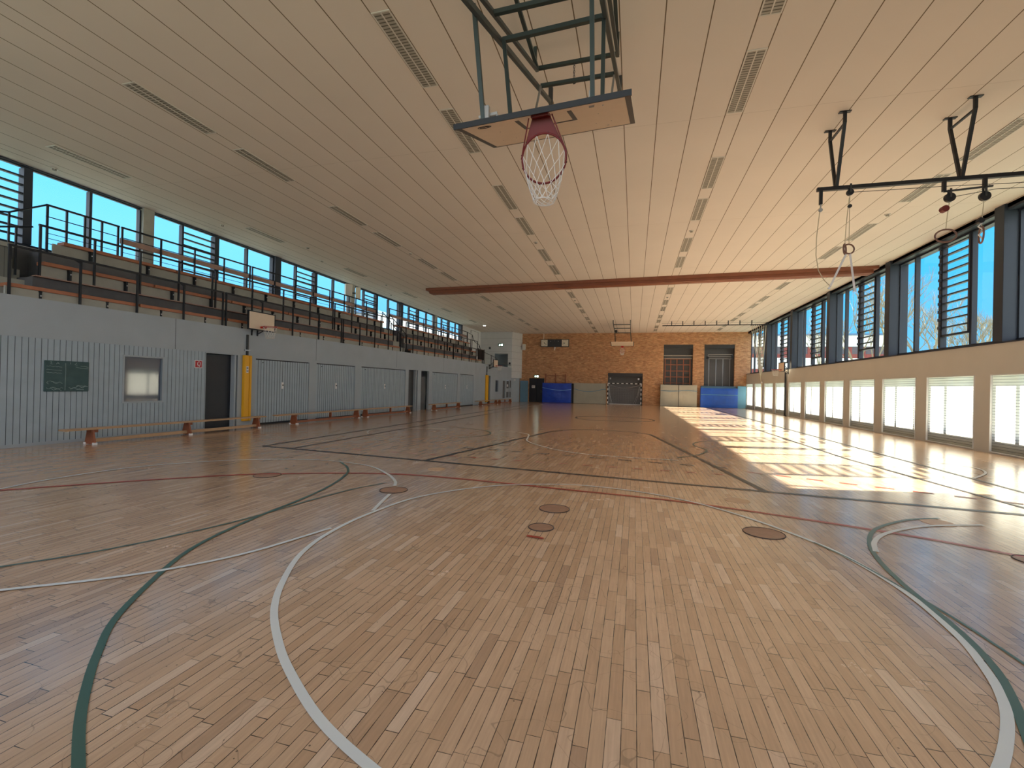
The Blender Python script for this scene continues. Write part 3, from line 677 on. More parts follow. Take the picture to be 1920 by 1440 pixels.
for i, (a, b) in enumerate([(3.2, 4.9), (4.95, 9.5), (9.55, 14.1), (14.2, 18.0), (19.3, 25.0), (25.1, 31.2)]):
    railing('top', a, b, -1.66, 4.78, 1.28, i, 5, [(.98, .013), (.55, .008), (.42, .008), (.28, .008)], .84 if i else None, 'topmost railing before the windows, %s section from the camera' % ORD[i])
def handrail(lbl, path, posts):
    o = lthing('stair_handrail', 0, 0, 0, lbl, 'handrail', 'handrails of the stand')
    build('top_rail', MB().tube([(s, -n, z) for s, n, z in path], .022, 8), M['black'], o)
    for (s, n, z0, z1) in posts: build('post', MB().box(s-.018, s+.018, -n-.018, -n+.018, z0, z1), M['black'], o)
handrail('slanted handrail at the near end of the stand, rising to the top railing', [(.9, -1.45, 5.15), (2.4, -1.45, 5.55), (3.2, -1.6, 6.05)], [(2.4, -1.45, 4.72, 5.55)])
handrail('slanted handrail of the near stair, lower of the two', [(.6, -.9, 4.55), (2.3, -.95, 5.12), (2.6, -.95, 5.22)], [(2.3, -.95, 3.98, 5.12), (.9, -.9, 3.3, 4.65)])
handrail('handrail left of the middle stair gap', [(18.05, -.1, 4.4), (18.35, -.1, 4.3), (18.35, -.1, 3.4)], [(18.05, -.1, 3.38, 4.4)])
handrail('sloped handrail rising through the middle stair gap', [(18.3, -.25, 4.35), (18.35, -1.5, 5.7)], [(18.3, -.3, 3.6, 4.4), (18.33, -.9, 4.0, 5.05), (18.35, -1.5, 4.4, 5.7)])
handrail('second sloped handrail in the middle stair gap', [(19.05, -.25, 4.35), (19.05, -1.5, 5.7)], [(19.05, -.3, 3.6, 4.4), (19.05, -.9, 4.0, 5.05), (19.05, -1.5, 4.4, 5.7)])
handrail('handrail stepping down at the far end of the stand', [(30.9, -1.5, 6.0), (31.9, -1.5, 5.9), (32.5, -1.5, 5.35), (33.6, -1.5, 5.2), (34.4, -1.5, 4.2)], [(30.9, -1.5, 4.7, 6.0), (31.9, -1.5, 4.4, 5.9), (33.6, -1.5, 3.2, 5.2), (34.4, -1.5, 2.7, 4.2)])
handrail('low dark rail on the gallery front beyond the stand', [(30.9, -.08, 4.4), (31.6, -.08, 4.3), (32.9, -.08, 4.2), (34.3, -.08, 4.05), (34.9, -.08, 3.62), (38.65, -.08, 3.62), (38.65, -.08, 3.38)], [(32.9, -.08, 3.38, 4.2), (34.3, -.08, 3.38, 4.05), (36.8, -.08, 3.38, 3.62)])
o = lthing('stand_screen', 31.9, -.9, 3.3, 'black panel at the far end of the spectator stand', 'panel')
build('panel', MB().box(0, 1.5, 0, .05, .5, 1.4), M['black'], o); build('post', MB().box(0, .05, .0, .05, 0, 1.45).box(1.45, 1.5, 0, .05, 0, 1.45), M['black'], o)
o = lthing('wooden_box', .9, -1.05, 4.0, 'grey wooden box on the landing at the near end of the stand', 'box')
build('body', MB().box(0, 1.35, 0, .5, -.7, .62), stripes('box_boards', lin(120, 122, 116), lin(60, 62, 60), 'X', .09, .1), o); build('lid', MB().box(-.05, 1.4, -.05, .55, .62, .72), M['concrete'], o)

# ---------------------------------------------------------------- benches along the left wall
def gym_bench(s0, s1, n, sup, lbl, small=None):
    o = lthing('gym_bench', s0, n, 0, lbl, 'bench', 'gym benches along the left wall')
    L_ = s1-s0
    build('seat', MB().box(0, L_, -.13, .13, .355, .395), M['wood'], o, bevel=.006)
    build('rail', MB().box(sup[0]-s0, sup[-1]-s0, -.035, .035, .05, .13), M['wood'] if lbl.startswith('long') else M['wood_r'], o, bevel=.004)
    for x in sup:
        x -= s0
        l = build('leg', MB().prism([(x-.02, -.18, .012), (x-.02, .18, .012), (x-.02, .09, .355), (x-.02, -.09, .355)], (.04, 0, 0)).box(x-.03, x+.14, -.03, .03, .28, .355), M['wood_r'], o)
        build('foot', MB().box(x-.035, x+.035, -.19, -.12, 0, .05), M['sign_white'], l)
        build('foot', MB().box(x-.035, x+.035, .12, .19, 0, .05), M['sign_white'], l)
    for x in small or ():
        x -= s0; build('stay', MB().box(x-.02, x+.02, -.05, .05, .13, .355), M['wood_r'], o)
    build('hook', MB().box(.06, .10, -.06, .06, .335, .355), M['sign_white'], o)
gym_bench(2.35, 7.92, .78, [2.9, 5.24, 7.62], 'long beech gym bench below the chalkboard, nearest of the row')
gym_bench(8.43, 13.28, .78, [9.3, 13.02], 'gym bench with orange rail before the first storage gates', [11.3])
gym_bench(13.34, 17.78, .78, [13.68, 17.52], 'gym bench before the third storage gate, end to end with its neighbour', [15.8])
gym_bench(20.05, 24.35, .82, [20.53, 24.1], 'gym bench standing alone past the dark doorways', [22.3])
gym_bench(27.44, 32.30, .80, [28.34, 31.9], 'gym bench before the far yellow padding', [30.2])
gym_bench(32.45, 36.10, .80, [32.8, 35.85], 'farthest gym bench along the left wall', [34.3])

# ---------------------------------------------------------------- things on the left wall
o = lthing('chalkboard', 2.39, .0, 1.24, 'dark green chalkboard with smeared chalk writing on grey boards', 'chalkboard')
build('panel', MB().box(0, .88, -.03, -.001, 0, .73), M['chalk'], o, bevel=.02)
ck = []
def scr(pts, r=.0032): ck.append((pts, r))
rr = random.Random(4)
scr([(.40, .68), (.405, .5), (.40, .3), (.398, .03)])
for z in (.60, .52, .45): scr([(.04+.01*i, z+rr.uniform(-.008, .008)-.0006*i) for i in range(30)], .0028)
scr([(.10, .69), (.13, .705), (.14, .68), (.11, .65), (.15, .65)]); scr([(.22, .65), (.25, .70), (.28, .65)]); scr([(.24, .67), (.27, .67)])
scr([(.48, .70), (.50, .69), (.49, .66)]); scr([(.62, .70), (.58, .65), (.63, .64)]); scr([(.70, .62), (.80, .615), (.86, .60)]); scr([(.60, .60), (.70, .57), (.86, .56)])
for k in range(7):
    x0 = rr.uniform(.03, .3) if k < 4 else rr.uniform(.45, .62); z0 = rr.uniform(.06, .22)
    scr([(x0+.03*i, z0+.025*math.sin(i*1.3+k)-.002*i) for i in range(8)], .0028)
scr([(.04, .22), (.08, .17), (.06, .24), (.12, .25), (.2, .22), (.26, .20)]); scr([(.62, .13), (.7, .135), (.86, .12)]); scr([(.47, .10), (.53, .06), (.6, .10), (.66, .05), (.78, .04)])
q = MB()
for pts, r in ck: q.tube([(x, -.031, z) for x, z in pts], r, 4)
build('chalk_writing', q, M['chalkline'], o)
o = lthing('fire_sign', 6.02, .0, 1.95, 'red and white fire hose sign beside the dark doorway', 'sign')
build('plate', MB().box(0, .25, -.012, -.001, 0, .24), M['sign_white'], o, bevel=.01)
build('red_field', MB().box(.02, .23, -.015, -.012, .02, .22), M['sign_red'], o)
build('hose_symbol', MB().tube([(.10, -.018, .05), (.12, -.018, .10), (.15, -.018, .04), (.17, -.018, .10), (.18, -.018, .17), (.13, -.018, .20), (.09, -.018, .16), (.09, -.018, .08)], .008, 5), M['sign_white'], o)
def post_pad(s0, s1, lbl):
    o = lthing('post_padding', s0, 0, 0, lbl, 'padding', 'yellow padded posts'); a = s1-s0
    build('pad', MB().box(0, a*.62, -.12, 0, .19, 2.46), M['yellow'], o, bevel=.02)
    build('side_pad', MB().box(a*.70, a, -.10, 0, .19, 2.46), M['yellow'], o, bevel=.02)
    build('pole', MB().box(a*.45, a*.66, -.045, 0, 2.46, 3.18), M['darkgrey'], o); build('clamp', MB().box(a*.2, a*.9, -.05, 0, 2.62, 2.66), M['steel'], o)
    return o
o = post_pad(7.72, 8.04, 'yellow padded post right of the first dark doorway')
b_ = build('label_plate', MB().box(.06, .15, -.128, -.12, 1.86, 2.08), M['sign_white'], o)
build('letter', MB().box(.075, .085, -.131, -.128, 1.98, 2.06).box(.095, .135, -.131, -.128, 2.0, 2.04).box(.075, .09, -.131, -.128, 1.88, 1.95).box(.12, .135, -.131, -.128, 1.88, 1.95).box(.09, .12, -.131, -.128, 1.91, 1.92), M['black'], b_)
post_pad(31.34, 31.88, 'yellow padded post at the far end of the left wall')

# ---------------------------------------------------------------- basketball goals
def net_mesh(q, att, low_c, low_r, rows=6, sag=.0, tail=.05, r=.0035, axis=None):
    """att: list of ring points; cords cross into diamonds down to a small loop"""
    n = len(att); cen = sum((Vector(p) for p in att), Vector())/n
    def pt(k, t):
        a = 2*math.pi*(k % n)/n
        i0 = int(math.floor(k)) % n; f = k-math.floor(k); p = Vector(att[i0]).lerp(Vector(att[(i0+1) % n]), f)
        lo = Vector(low_c)+Vector((math.cos(a)*low_r, math.sin(a)*low_r, 0))
        e_ = p.lerp(lo, t); e_.z -= sag*math.sin(math.pi*t); return e_
    ts = [0]+[.22+.78*(i/(rows-1)) for i in range(rows)]
    for k in range(n):
        for d in (1, -1):
            q.tube([pt(k+d*.5*i, ts[i]) for i in range(len(ts))], r, 4)
    q.tube([Vector(low_c)+Vector((math.cos(2*math.pi*k/16)*low_r, math.sin(2*math.pi*k/16)*low_r, 0)) for k in range(16)], r*1.6, 4, True)
    return q
def wall_goal(o, bw, bh, ring_r, off, bz, low=.40):
    """local frame: board in XZ facing -Y; origin on the wall behind the board"""
    y = -off
    b_ = build('backboard', MB().box(-bw/2, bw/2, y-.02, y+.02, bz, bz+bh), M['board_face'], o)
    e_ = .035
    build('edge_frame', MB().box(-bw/2-e_, -bw/2, y-.03, y+.03, bz-e_, bz+bh+e_).box(bw/2, bw/2+e_, y-.03, y+.03, bz-e_, bz+bh+e_).box(-bw/2, bw/2, y-.03, y+.03, bz-e_, bz).box(-bw/2, bw/2, y-.03, y+.03, bz+bh, bz+bh+e_), M['black'], b_)
    q = MB()
    for x in (-.3, .3): q.bar((x, y+.03, bz+.1), (x*.4, 0, bz-.15), .03).bar((x, y+.03, bz+bh*.7), (x*.4, 0, bz+.1), .03)
    q.bar((-.12, 0, bz-.2), (-.12, 0, bz+.2), .05).bar((.12, 0, bz-.2), (.12, 0, bz+.2), .05)
    build('support_arm', q, M['black'], o)
    rz = bz+.10; cy = y-.15-ring_r
    att = [(math.cos(2*math.pi*k/12)*ring_r, cy+math.sin(2*math.pi*k/12)*ring_r, rz) for k in range(12)]
    q = MB().tube([(math.cos(2*math.pi*k/32)*ring_r, cy+math.sin(2*math.pi*k/32)*ring_r, rz) for k in range(32)], .011, 6, True)
    q.box(-.07, .07, y-.17, y-.02, rz-.05, rz+.012)
    rg = build('rim', q, M['red'], o)
    build('net', net_mesh(MB(), att, (0, cy, rz-low), .13, 5), M['net'], o)
def goal_empty(lbl, g='basketball goals on the walls'): return empty('basketball_goal', label=lbl, cat='basketball goal', group=g)
o = goal_empty('wall mounted basketball goal above the near yellow post'); place(o, 8.19, 0, 0); wall_goal(o, 1.08, .58, .225, .32, 3.38)
o = goal_empty('small far basketball goal at the end of the gallery front'); place(o, 32.3, 0, 0); wall_goal(o, 1.05, .58, .225, .55, 3.18)
o = goal_empty('basketball goal on the right wall below the windows'); o.location = (XR, 33.9, 0); o.rotation_euler = (0, 0, -math.pi/2); wall_goal(o, 1.15, .55, .225, .38, 2.97)
o = empty('goal_post', (9.74, 34.13, 0), label='dark vertical post under the right wall basketball goal', cat='post')
build('pole', MB().box(-.05, .03, -.06, .06, 0, 2.9), M['darkgrey'], o); build('base_plate', MB().box(-.06, .07, -.1, .1, 0, .02), M['darkgrey'], o)

# near goal, folded up under the ceiling
V3 = Vector
o = empty('basketball_goal', (0, 0, 0), label='large folded up basketball goal hanging from the ceiling near the camera', cat='basketball goal')
A, B, C_, D_ = V3((-1.885, 4.47, 4.32)), V3((-.088, 4.30, 4.32)), V3((-1.85, 5.71, 4.75)), V3((-.058, 5.54, 4.75))
ux = (B-A).normalized(); uy = ((C_+D_)/2-(A+B)/2); bh = uy.length; uy = uy.normalized(); un = ux.cross(uy)
if un.z > 0: un = -un
bw = (B-A).length
def bp(x, y, d=0): return A+ux*x+uy*y+un*d      # d>0 towards the playing face
def bbox(q, x0, x1, y0, y1, d0, d1): return q.hexa([bp(x0, y0, d0), bp(x1, y0, d0), bp(x1, y1, d0), bp(x0, y1, d0), bp(x0, y0, d1), bp(x1, y0, d1), bp(x1, y1, d1), bp(x0, y1, d1)])
bb = build('backboard', bbox(MB(), 0, bw, 0, bh, -.03, 0), M['board_face'], o)
build('edge_strip', bbox(MB(), -.01, bw+.01, -.022, .006, -.04, .012), M['black'], bb)
q = MB(); bbox(q, 0, .055, .01, bh, 0, .003); bbox(q, bw-.055, bw, .01, bh, 0, .003); bbox(q, .055, bw-.055, bh-.02, bh, 0, .003)
cx = bw/2+.02
bbox(q, cx-.30, cx-.255, .16, .60, 0, .003); bbox(q, cx+.255, cx+.30, .16, .60, 0, .003); bbox(q, cx-.255, cx+.255, .56, .60, 0, .003)
build('board_marking', q, M['board_line'], bb)
q = MB()
for x, y in [(.3, .12), (.35, .5), (.42, .95), (bw-.35, .12), (bw-.35, .5), (bw-.42, .95), (.25, .95), (bw-.25, .95)]: q.disc(bp(x, y, -.001), .009, .006, 8)
q.tube([bp(.28+math.cos(a)*.075, .16+math.sin(a)*.04, .003) for a in [2*math.pi*k/20 for k in range(20)]], .003, 4, True)
q.tube([bp(.23, .15, .003), bp(.28, .17, .003), bp(.30, .14, .003), bp(.33, .17, .003)], .003, 4)
build('bolt', q, M['darkgrey'], bb)
rc = bp(cx, .10, 0)+un*(.17+.235)                      # ring centre
def rp(a, r=.235): return rc+ux*math.cos(a)*r+un*math.sin(a)*r
q = MB().tube([rp(2*math.pi*k/40) for k in range(40)], .011, 8, True)
rim = build('rim', q, M['darkred'], o, smooth=True)
q = MB()
a0, a1 = bp(cx-.075, .10, .01), bp(cx+.075, .10, .01)
pts = [bp(cx-.085, .10, .0)]+[rp(math.radians(d_)) for d_ in (205, 222, 240, 258, 270, 282, 300, 318, 335)]+[bp(cx+.085, .10, .0)]
q.prism([p+uy*.004 for p in pts], -uy*.008)
bbox(q, cx-.09, cx+.09, .02, .16, .0, .03)
build('bracket_plate', q, M['darkred'], rim)
q = MB()
for sgn in (-1, 1): q.tube([bp(cx+sgn*.12, .06, .02), rp(math.radians(90-sgn*96), .245)], .007, 6)
build('stay_rod', q, M['darkred'], rim)
q = MB()
for k in range(12):
    a = 2*math.pi*(k+.5)/12; q.tube([rp(a, .235), rp(a, .25)], .007, 5)
build('net_hook', q, M['black'], rim)
att = [rp(2*math.pi*(k+.5)/12) for k in range(12)]
build('net', net_mesh(MB(), att, rc+V3((.0, .06, -.42)), .11, 6, sag=.04, r=.0032), M['net'], o)
q = MB().bar((-1.62, 2.2, 6.75), (-1.62, 7.17, 6.75), .05).bar((-.35, 2.2, 6.75), (-.35, 7.13, 6.75), .05)
build('ceiling_rail', q, M['teal'], o)
for x in (-1.62, -.35):
    for y in (2.3, 4.6, 7.0): build('ceiling_hanger', MB().bar((x, y, 6.75), (x, y, H), .05), M['teal'], o)
for a, b in [((-1.62, 7.17, 6.75), (-.35, 7.13, 6.75)), ((-1.575, 5.1, 5.67), (-.405, 5.1, 5.73)), ((-1.52, 7.0, 6.345), (-.385, 7.0, 6.36)), ((-1.62, 4.9, 5.84), (-.36, 4.9, 5.88))]:
    build('cross_bar', MB().bar(a, b, .05), M['teal'], o)
for f_, n_ in [((-1.55, 8.0, 6.70), (-1.64, 3.6, 5.14)), ((-.35, 8.0, 6.73), (-.41, 3.6, 5.2))]:
    build('main_beam', MB().bar(f_, n_, .05, .06), M['teal'], o)
for a, b in [((-1.62, 7.17, 6.72), (-1.66, 3.6, 5.37)), ((-.35, 7.13, 6.72), (-.37, 3.6, 5.42))]:
    build('upper_link', MB().bar(a, b, .045), M['teal'], o)
for x, z in ((-1.55, 6.7), (-.35, 6.73)): build('pivot_hanger', MB().box(x-.035, x+.035, 7.96, 8.04, z-.03, H), M['darkgrey'], o)
for a, b in [((-1.565, 4.45, 4.36), (-1.67, 4.38, 5.52)), ((-.44, 4.35, 4.36), (-.47, 4.33, 5.50)), ((-1.40, 4.95, 4.52), (-1.56, 5.1, 5.67)), ((-.39, 4.9, 4.55), (-.41, 5.1, 5.73))]:
    s_ = build('strut', MB().bar(a, b, .042), M['teal'], o)
for x in (-1.53, -.46): build('fork_bracket', MB().bar((x-.10, 4.5, 4.42), (x+.10, 4.5, 4.44), .03).bar((x, 4.46, 4.36), (x, 4.46, 4.50), .05).bar((x+.09, 4.5, 4.44), (x+.11, 4.5, 4.38), .02), M['steel'], o)
for a, b in [((-1.30, 5.45, 4.70), (-1.51, 6.95, 6.30)), ((-.36, 5.40, 4.70), (-.39, 6.95, 6.30))]: build('brace', MB().bar(a, b, .028), M['steel'], o)
q = MB()
for k in range(6): q.tube([(-1.02+.012*math.cos(t)*(k % 2), 7.15+.012*math.cos(t)*((k+1) % 2), 6.71-.04*k+.022*math.sin(t)) for t in [2*math.pi*j/10 for j in range(10)]], .005, 4, True)
build('chain', q, M['darkgrey'], o); build('chain_hook', MB().tube([(-1.02, 7.15, 6.49), (-1.04, 7.15, 6.44), (-1.02, 7.15, 6.40), (-.99, 7.15, 6.42)], .012, 5).bar((-1.06, 7.15, 6.47), (-.98, 7.15, 6.47), .03), M['black'], o)

# far goal, folded at the other end of the hall
o = empty('basketball_goal', (0, 0, 0), label='folded up basketball goal hanging from the ceiling at the far end', cat='basketball goal')
q = MB().hexa([(-1.98, 39.3, 5.46), (-.16, 39.3, 5.46), (-.16, 40.4, 5.24), (-1.98, 40.4, 5.24), (-1.98, 39.3, 5.50), (-.16, 39.3, 5.50), (-.16, 40.4, 5.28), (-1.98, 40.4, 5.28)])
b_ = build('backboard', q, M['board_face'], o)
build('edge_strip', MB().bar((-2.01, 40.42, 5.25), (-.13, 40.42, 5.25), .06, .05).bar((-2.0, 39.3, 5.48), (-2.0, 40.4, 5.26), .05).bar((-.14, 39.3, 5.48), (-.14, 40.4, 5.26), .05), M['black'], b_)
rc2 = V3((-1.07, 40.3, 4.88)); q = MB().tube([rc2+V3((math.cos(2*math.pi*k/24)*.225, 0, math.sin(2*math.pi*k/24)*.225)) for k in range(24)], .013, 5, True).box(-1.17, -.97, 40.27, 40.33, 5.08, 5.24)
build('rim', q, M['red'], o)
build('net', net_mesh(MB(), [rc2+V3((math.cos(2*math.pi*k/10)*.225, 0, math.sin(2*math.pi*k/10)*.225)) for k in range(10)], rc2+V3((0, 0, -.42)), .11, 4, r=.005), M['net'], o)
for x in (-1.72, -.40):
    build('strut', MB().bar((x+.08, 39.9, 5.40), (x, 40.2, 6.35), .05), M['teal'], o)
    build('main_beam', MB().bar((x, 36.8, 6.75), (x, 40.3, 6.35), .06).bar((x, 36.8, 6.96), (x, 36.8, 6.72), .06), M['teal'], o)
for y, z in ((40.2, 6.35), (38.6, 6.54), (37.4, 6.68)): build('cross_bar', MB().bar((-1.72, y, z), (-.40, y, z), .06), M['teal'], o)
build('winch', MB().disc((-1.55, 38.5, 6.3), .11, .1, 12, 'y'), M['black'], o)

# ---------------------------------------------------------------- hanging gear
BZ, BY = 5.65, 10.3
o = empty('ring_gantry', (0, 0, 0), label='dark steel ring gantry beam hanging under the ceiling by the right windows', cat='gantry')
build('beam', MB().box(3.43, 9.80, BY-.035, BY+.035, BZ-.035, BZ+.035), M['black'], o)
for x in (3.76, 5.78, 7.8):
    q = MB().bar((x, BY+.34, H), (x, BY+.34, H-.22), .05).bar((x, BY-.34, H), (x, BY-.34, H-.22), .05)
    q.bar((x, BY+.34, H-.2), (x, BY+.03, BZ+.03), .05).bar((x, BY-.34, H-.2), (x, BY-.03, BZ+.03), .05).bar((x, BY-.34, H-.22), (x, BY+.34, H-.22), .035)
    q.box(x-.10, x+.10, BY+.30, BY+.38, H-.015, H).box(x-.10, x+.10, BY-.38, BY-.30, H-.015, H)
    build('v_bracket', q, M['black'], o)
for x, l in ((3.50, .30), (4.0, .08), (5.52, .22), (6.14, .22), (7.6, .22), (8.2, .22)): build('drop_hanger', MB().box(x-.025, x+.025, BY-.03, BY+.03, BZ-l, BZ), M['black'], o)
q = MB().bar((5.52, BY, BZ-.22), (6.26, BY, BZ-.18), .03).tube([(4.05, BY, BZ-.10), (5.5, BY, BZ-.12), (9.7, BY, BZ-.26)], .006, 4).tube([(5.6, BY, BZ-.34), (6.3, BY, BZ-.24), (9.7, BY, BZ-.32)], .006, 4)
build('cable', q, M['darkgrey'], o)
for x, z in ((4.0, BZ-.10), (5.61, 5.31), (6.14, 5.29)):
    p = build('pulley', MB().disc((x, BY-.03, z), .085 if x > 5 else .06, .06, 16, 'y'), M['black'], o)
    build('fork', MB().box(x-.015, x+.015, BY-.045, BY-.03, z, z+.16).box(x-.015, x+.015, BY+.03, BY+.045, z, z+.16), M['darkgrey'], p)
def gym_ring(x, z, tilt, yaw, lbl, top, strap, extra=None, R=.105):
    o = empty('gym_ring', (x, BY, z), label=lbl, cat='gymnastics ring', group='gymnastics rings')
    cs, sn = math.cos(yaw), math.sin(yaw)
    q = MB().tube([(math.cos(a)*R*cs, math.cos(a)*R*sn, math.sin(a)*R*math.cos(tilt)) for a in [2*math.pi*k/28 for k in range(28)]], .015, 8, True)
    build('ring', q, M['ring'], o, smooth=True)
    build('rope', MB().tube([(0, 0, R*math.cos(tilt)), (strap*.3, 0, (top-z)*.5), (strap, 0, top-z)], .007, 5), M['rope'], o)
    if extra: extra(o)
    return o
def ex1(o):
    q = MB()
    for x1, z1 in ((-.32, -.74), (.10, -.80)):
        q.bar((0.02 if x1 > 0 else -.04, 0, -.08), (x1, -.02, z1), .035, .008, ref=(0, 1, 0))
    build('strap', q, M['sign_white'], o)
    build('buckle', MB().disc((-.33, -.02, -.76), .02, .03, 8, 'y').box(.08, .13, -.03, .0, -.84, -.78), M['steel'], o)
    build('hook', MB().disc((0, -.02, top1-.26), .035, .04, 10, 'y'), M['black'], o)
top1 = 1.1
gym_ring(4.0, 4.44, .5, .3, 'wooden ring with two white straps hanging from it, left on the gantry', BZ-.16, 0, ex1)
gym_ring(3.93, 4.44, .2, 1.0, 'second wooden ring twisted against the ring with white straps', BZ-.20, .06, None, .10)
gym_ring(5.56, 4.60, .75, -.1, 'single wooden ring hanging below the dark ball, middle of the gantry', 5.25, .05, lambda o: build('ball_stop', MB().disc((-.03, -.05, .50), .06, .1, 12, 'y'), M['darkred'], o), .16)
gym_ring(6.10, 4.58, .1, 1.25, 'rightmost wooden ring with a pale twisted strap', 5.22, .03, lambda o: (build('ball_stop', MB().disc((-.02, -.04, .26), .05, .08, 12, 'y'), M['black'], o), build('strap', MB().tube([(0, -.02, .22), (-.06, -.02, .15), (.03, -.02, .08), (-.05, -.02, .0), (.02, -.02, -.10)], .014, 5), M['sign_white'], o)), .15)
o = empty('hanging_rope', (3.5, BY, 0), label='thin rope sagging in a bow from the left end of the gantry', cat='rope')
build('cord', MB().tube([(0, 0, 5.33), (-.03, 0, 5.05), (-.06, 0, 4.7), (-.065, 0, 4.35), (-.02, 0, 4.05), (.08, 0, 3.85), (.20, -.02, 3.70)], .008, 6), M['rope'], o)
build('hook', MB().disc((0, -.02, 5.24), .035, .04, 10, 'y').bar((0, 0, 5.35), (0, 0, 5.2), .02), M['steel'], o)
o = empty('rope_track', (0, 38, 0), label='dark ceiling track for the climbing ropes near the far right corner', cat='track')
build('track', MB().box(2.05, 9.78, -.04, .04, 6.60, 6.66), M['black'], o)
build('top_wire', MB().bar((2.0, 0, 6.80), (9.7, 0, 6.80), .015), M['darkgrey'], o)
for k in range(8): x = 2.75+.82*k; build('hanger', MB().box(x-.03, x+.03, -.03, .03, 6.66, H), M['black'], o)
for k in range(8):
    x = 8.45+.145*k
    o = empty('climbing_rope', (x, 38, 0), label='pale climbing rope gathered to the right wall, %s from the brick wall side' % ORD[k], cat='rope', group='climbing ropes'); e_ = V3((9.66-x, 1.8+.01*k, 2.3+.02*k))
    p = [V3((0, 0, 6.58)), V3((0, 0, 6.58)).lerp(e_, .33)+V3((.03*(k-3)*.3, 0, -.08)), V3((0, 0, 6.58)).lerp(e_, .66)+V3((.02, 0, -.10)), e_]
    pts = [p[0]*(1-t)**3+p[1]*3*t*(1-t)**2+p[2]*3*t*t*(1-t)+p[3]*t**3 for t in [j/10 for j in range(11)]]
    build('rope', MB().tube(pts, .017, 6), M['rope'], o)
    build('trolley', MB().box(-.03, .03, -.05, .05, 6.56, 6.62), M['black'], o)
o = empty('rope_tail', (9.68, 39.75, 0), label='bundled rope ends hanging straight down the right wall', cat='rope')
build('rope', MB().tube([(0, 0, 2.4), (0, 0, 1.2), (.01, 0, .35)], [.05, .03, .028], 8), M['rope'], o); build('tie', MB().disc((0, 0, 2.25), .06, .1, 12), M['sign_white'], o); build('knot', MB().disc((.01, 0, .32), .045, .08, 10), M['sign_white'], o)

# curtain housing across the hall
o = empty('divider_beam', (0, 0, 0), label='long brown wooden curtain beam across the ceiling', cat='beam')
def skew(q):
    q.v = [(x, y-(x+11.3)*.0525, z) for x, y, z in q.v]; return q
build('upper_case', skew(MB().box(-11.4, 9.75, 23.35, 24.2, 6.84, H)), M['beam'], o)
build('lower_case', skew(MB().box(-11.25, 9.62, 23.5, 24.05, 6.70, 6.84)), M['beam'], o)
build('slot', skew(MB().box(-11.2, 9.6, 23.68, 23.8, 6.685, 6.70)), M['wood_r'], o)

# ceiling lights
proto = None
def light(x, y, lbl, L_=1.70):
    global proto
    if proto is None:
        proto = empty('ceiling_light'); q = MB(); w2 = .15
        q.box(-w2, -w2+.022, 0, L_, -.012, 0).box(w2-.022, w2, 0, L_, -.012, 0).box(-w2+.022, w2-.022, 0, .022, -.012, 0).box(-w2+.022, w2-.022, L_-.022, L_, -.012, 0).box(-.010, .010, .022, L_-.022, -.013, 0)
        build('frame', q, M['fix'], proto)
        build('louvre_grid', MB().box(-w2+.022, -.010, .022, L_-.022, -.006, -.001).box(.010, w2-.022, .022, L_-.022, -.006, -.001), M['louvre'], proto); o = proto
    else: o = copy_tree(proto)
    o.location = (x, y, H); tag(o, lbl, 'ceiling light', 'louvred ceiling lights')
rn = {-9.0: 'in the row over the left benches', -3.65: 'in the row left of the hanging goal', 1.75: 'in the row right of the hanging goal', 7.15: 'in the row nearest the right windows'}
for x in (-9.0, -3.65, 1.75, 7.15):
    y0 = 5.56-.0635*x; n = 0
    for k in range(7):
        for dy in (0, 2.38):
            y = y0+5.82*k+dy
            if y > 43.4: continue
            light(x, y, 'louvred ceiling light, %s from the camera %s' % (ORD[n], rn[x])); n += 1
for k in range(6): light(-13.25, 7.4+5.6*k, 'slim ceiling light over the stand, %s from the camera' % ORD[k])
o = empty('spot_light', (-13.1, 38.8, H), label='small lit spot in the ceiling above the far end of the stand', cat='spotlight')
build('housing', MB().disc((0, 0, -.04), .16, .04, 20), M['fix'], o)
em = bpy.data.materials.new('lit_lamp'); em.use_nodes = True; em.node_tree.nodes['Principled BSDF'].inputs['Emission Color'].default_value = (1, .95, .85, 1); em.node_tree.nodes['Principled BSDF'].inputs['Emission Strength'].default_value = 4
build('lamp', MB().disc((0, 0, -.052), .11, .012, 20), em, o)
first = None
dets = [(-14.6, 8.26), (-13.9, 12.6), (-12.75, 15.46), (-13.5, 17.3), (-13.2, 22.21), (-14.4, 24.8), (-14.4, 30.04), (-3.65, 16.55), (1.75, 16.35), (7.18, 15.97), (-9.0, 16.95), (-3.65, 28.1), (1.75, 27.93)]
dl = ['above the near end of the stand', 'over the third stand section', 'over the stand beside a slim light', 'past the second slim light', 'level with the curtain beam over the stand', 'close to the left windows, beyond the curtain beam', 'close to the left windows, farthest along', 'in the light row left of the hanging goal', 'in the light row right of the hanging goal', 'in the light row by the right windows', 'in the light row over the left benches', 'in the left light row beyond the curtain beam', 'in the middle light row beyond the curtain beam']
for (x, y), t_ in zip(dets, dl):
    if first is None:
        first = empty('smoke_detector'); build('base', MB().disc((0, 0, -.02), .075, .02, 20), M['fix'], first); build('sensor', MB().disc((0, 0, -.05), .045, .03, 16), M['louvre'], first); o = first
    else: o = copy_tree(first)
    o.location = (x, y, H); tag(o, 'small round ceiling detector '+t_, 'detector', 'ceiling detectors')

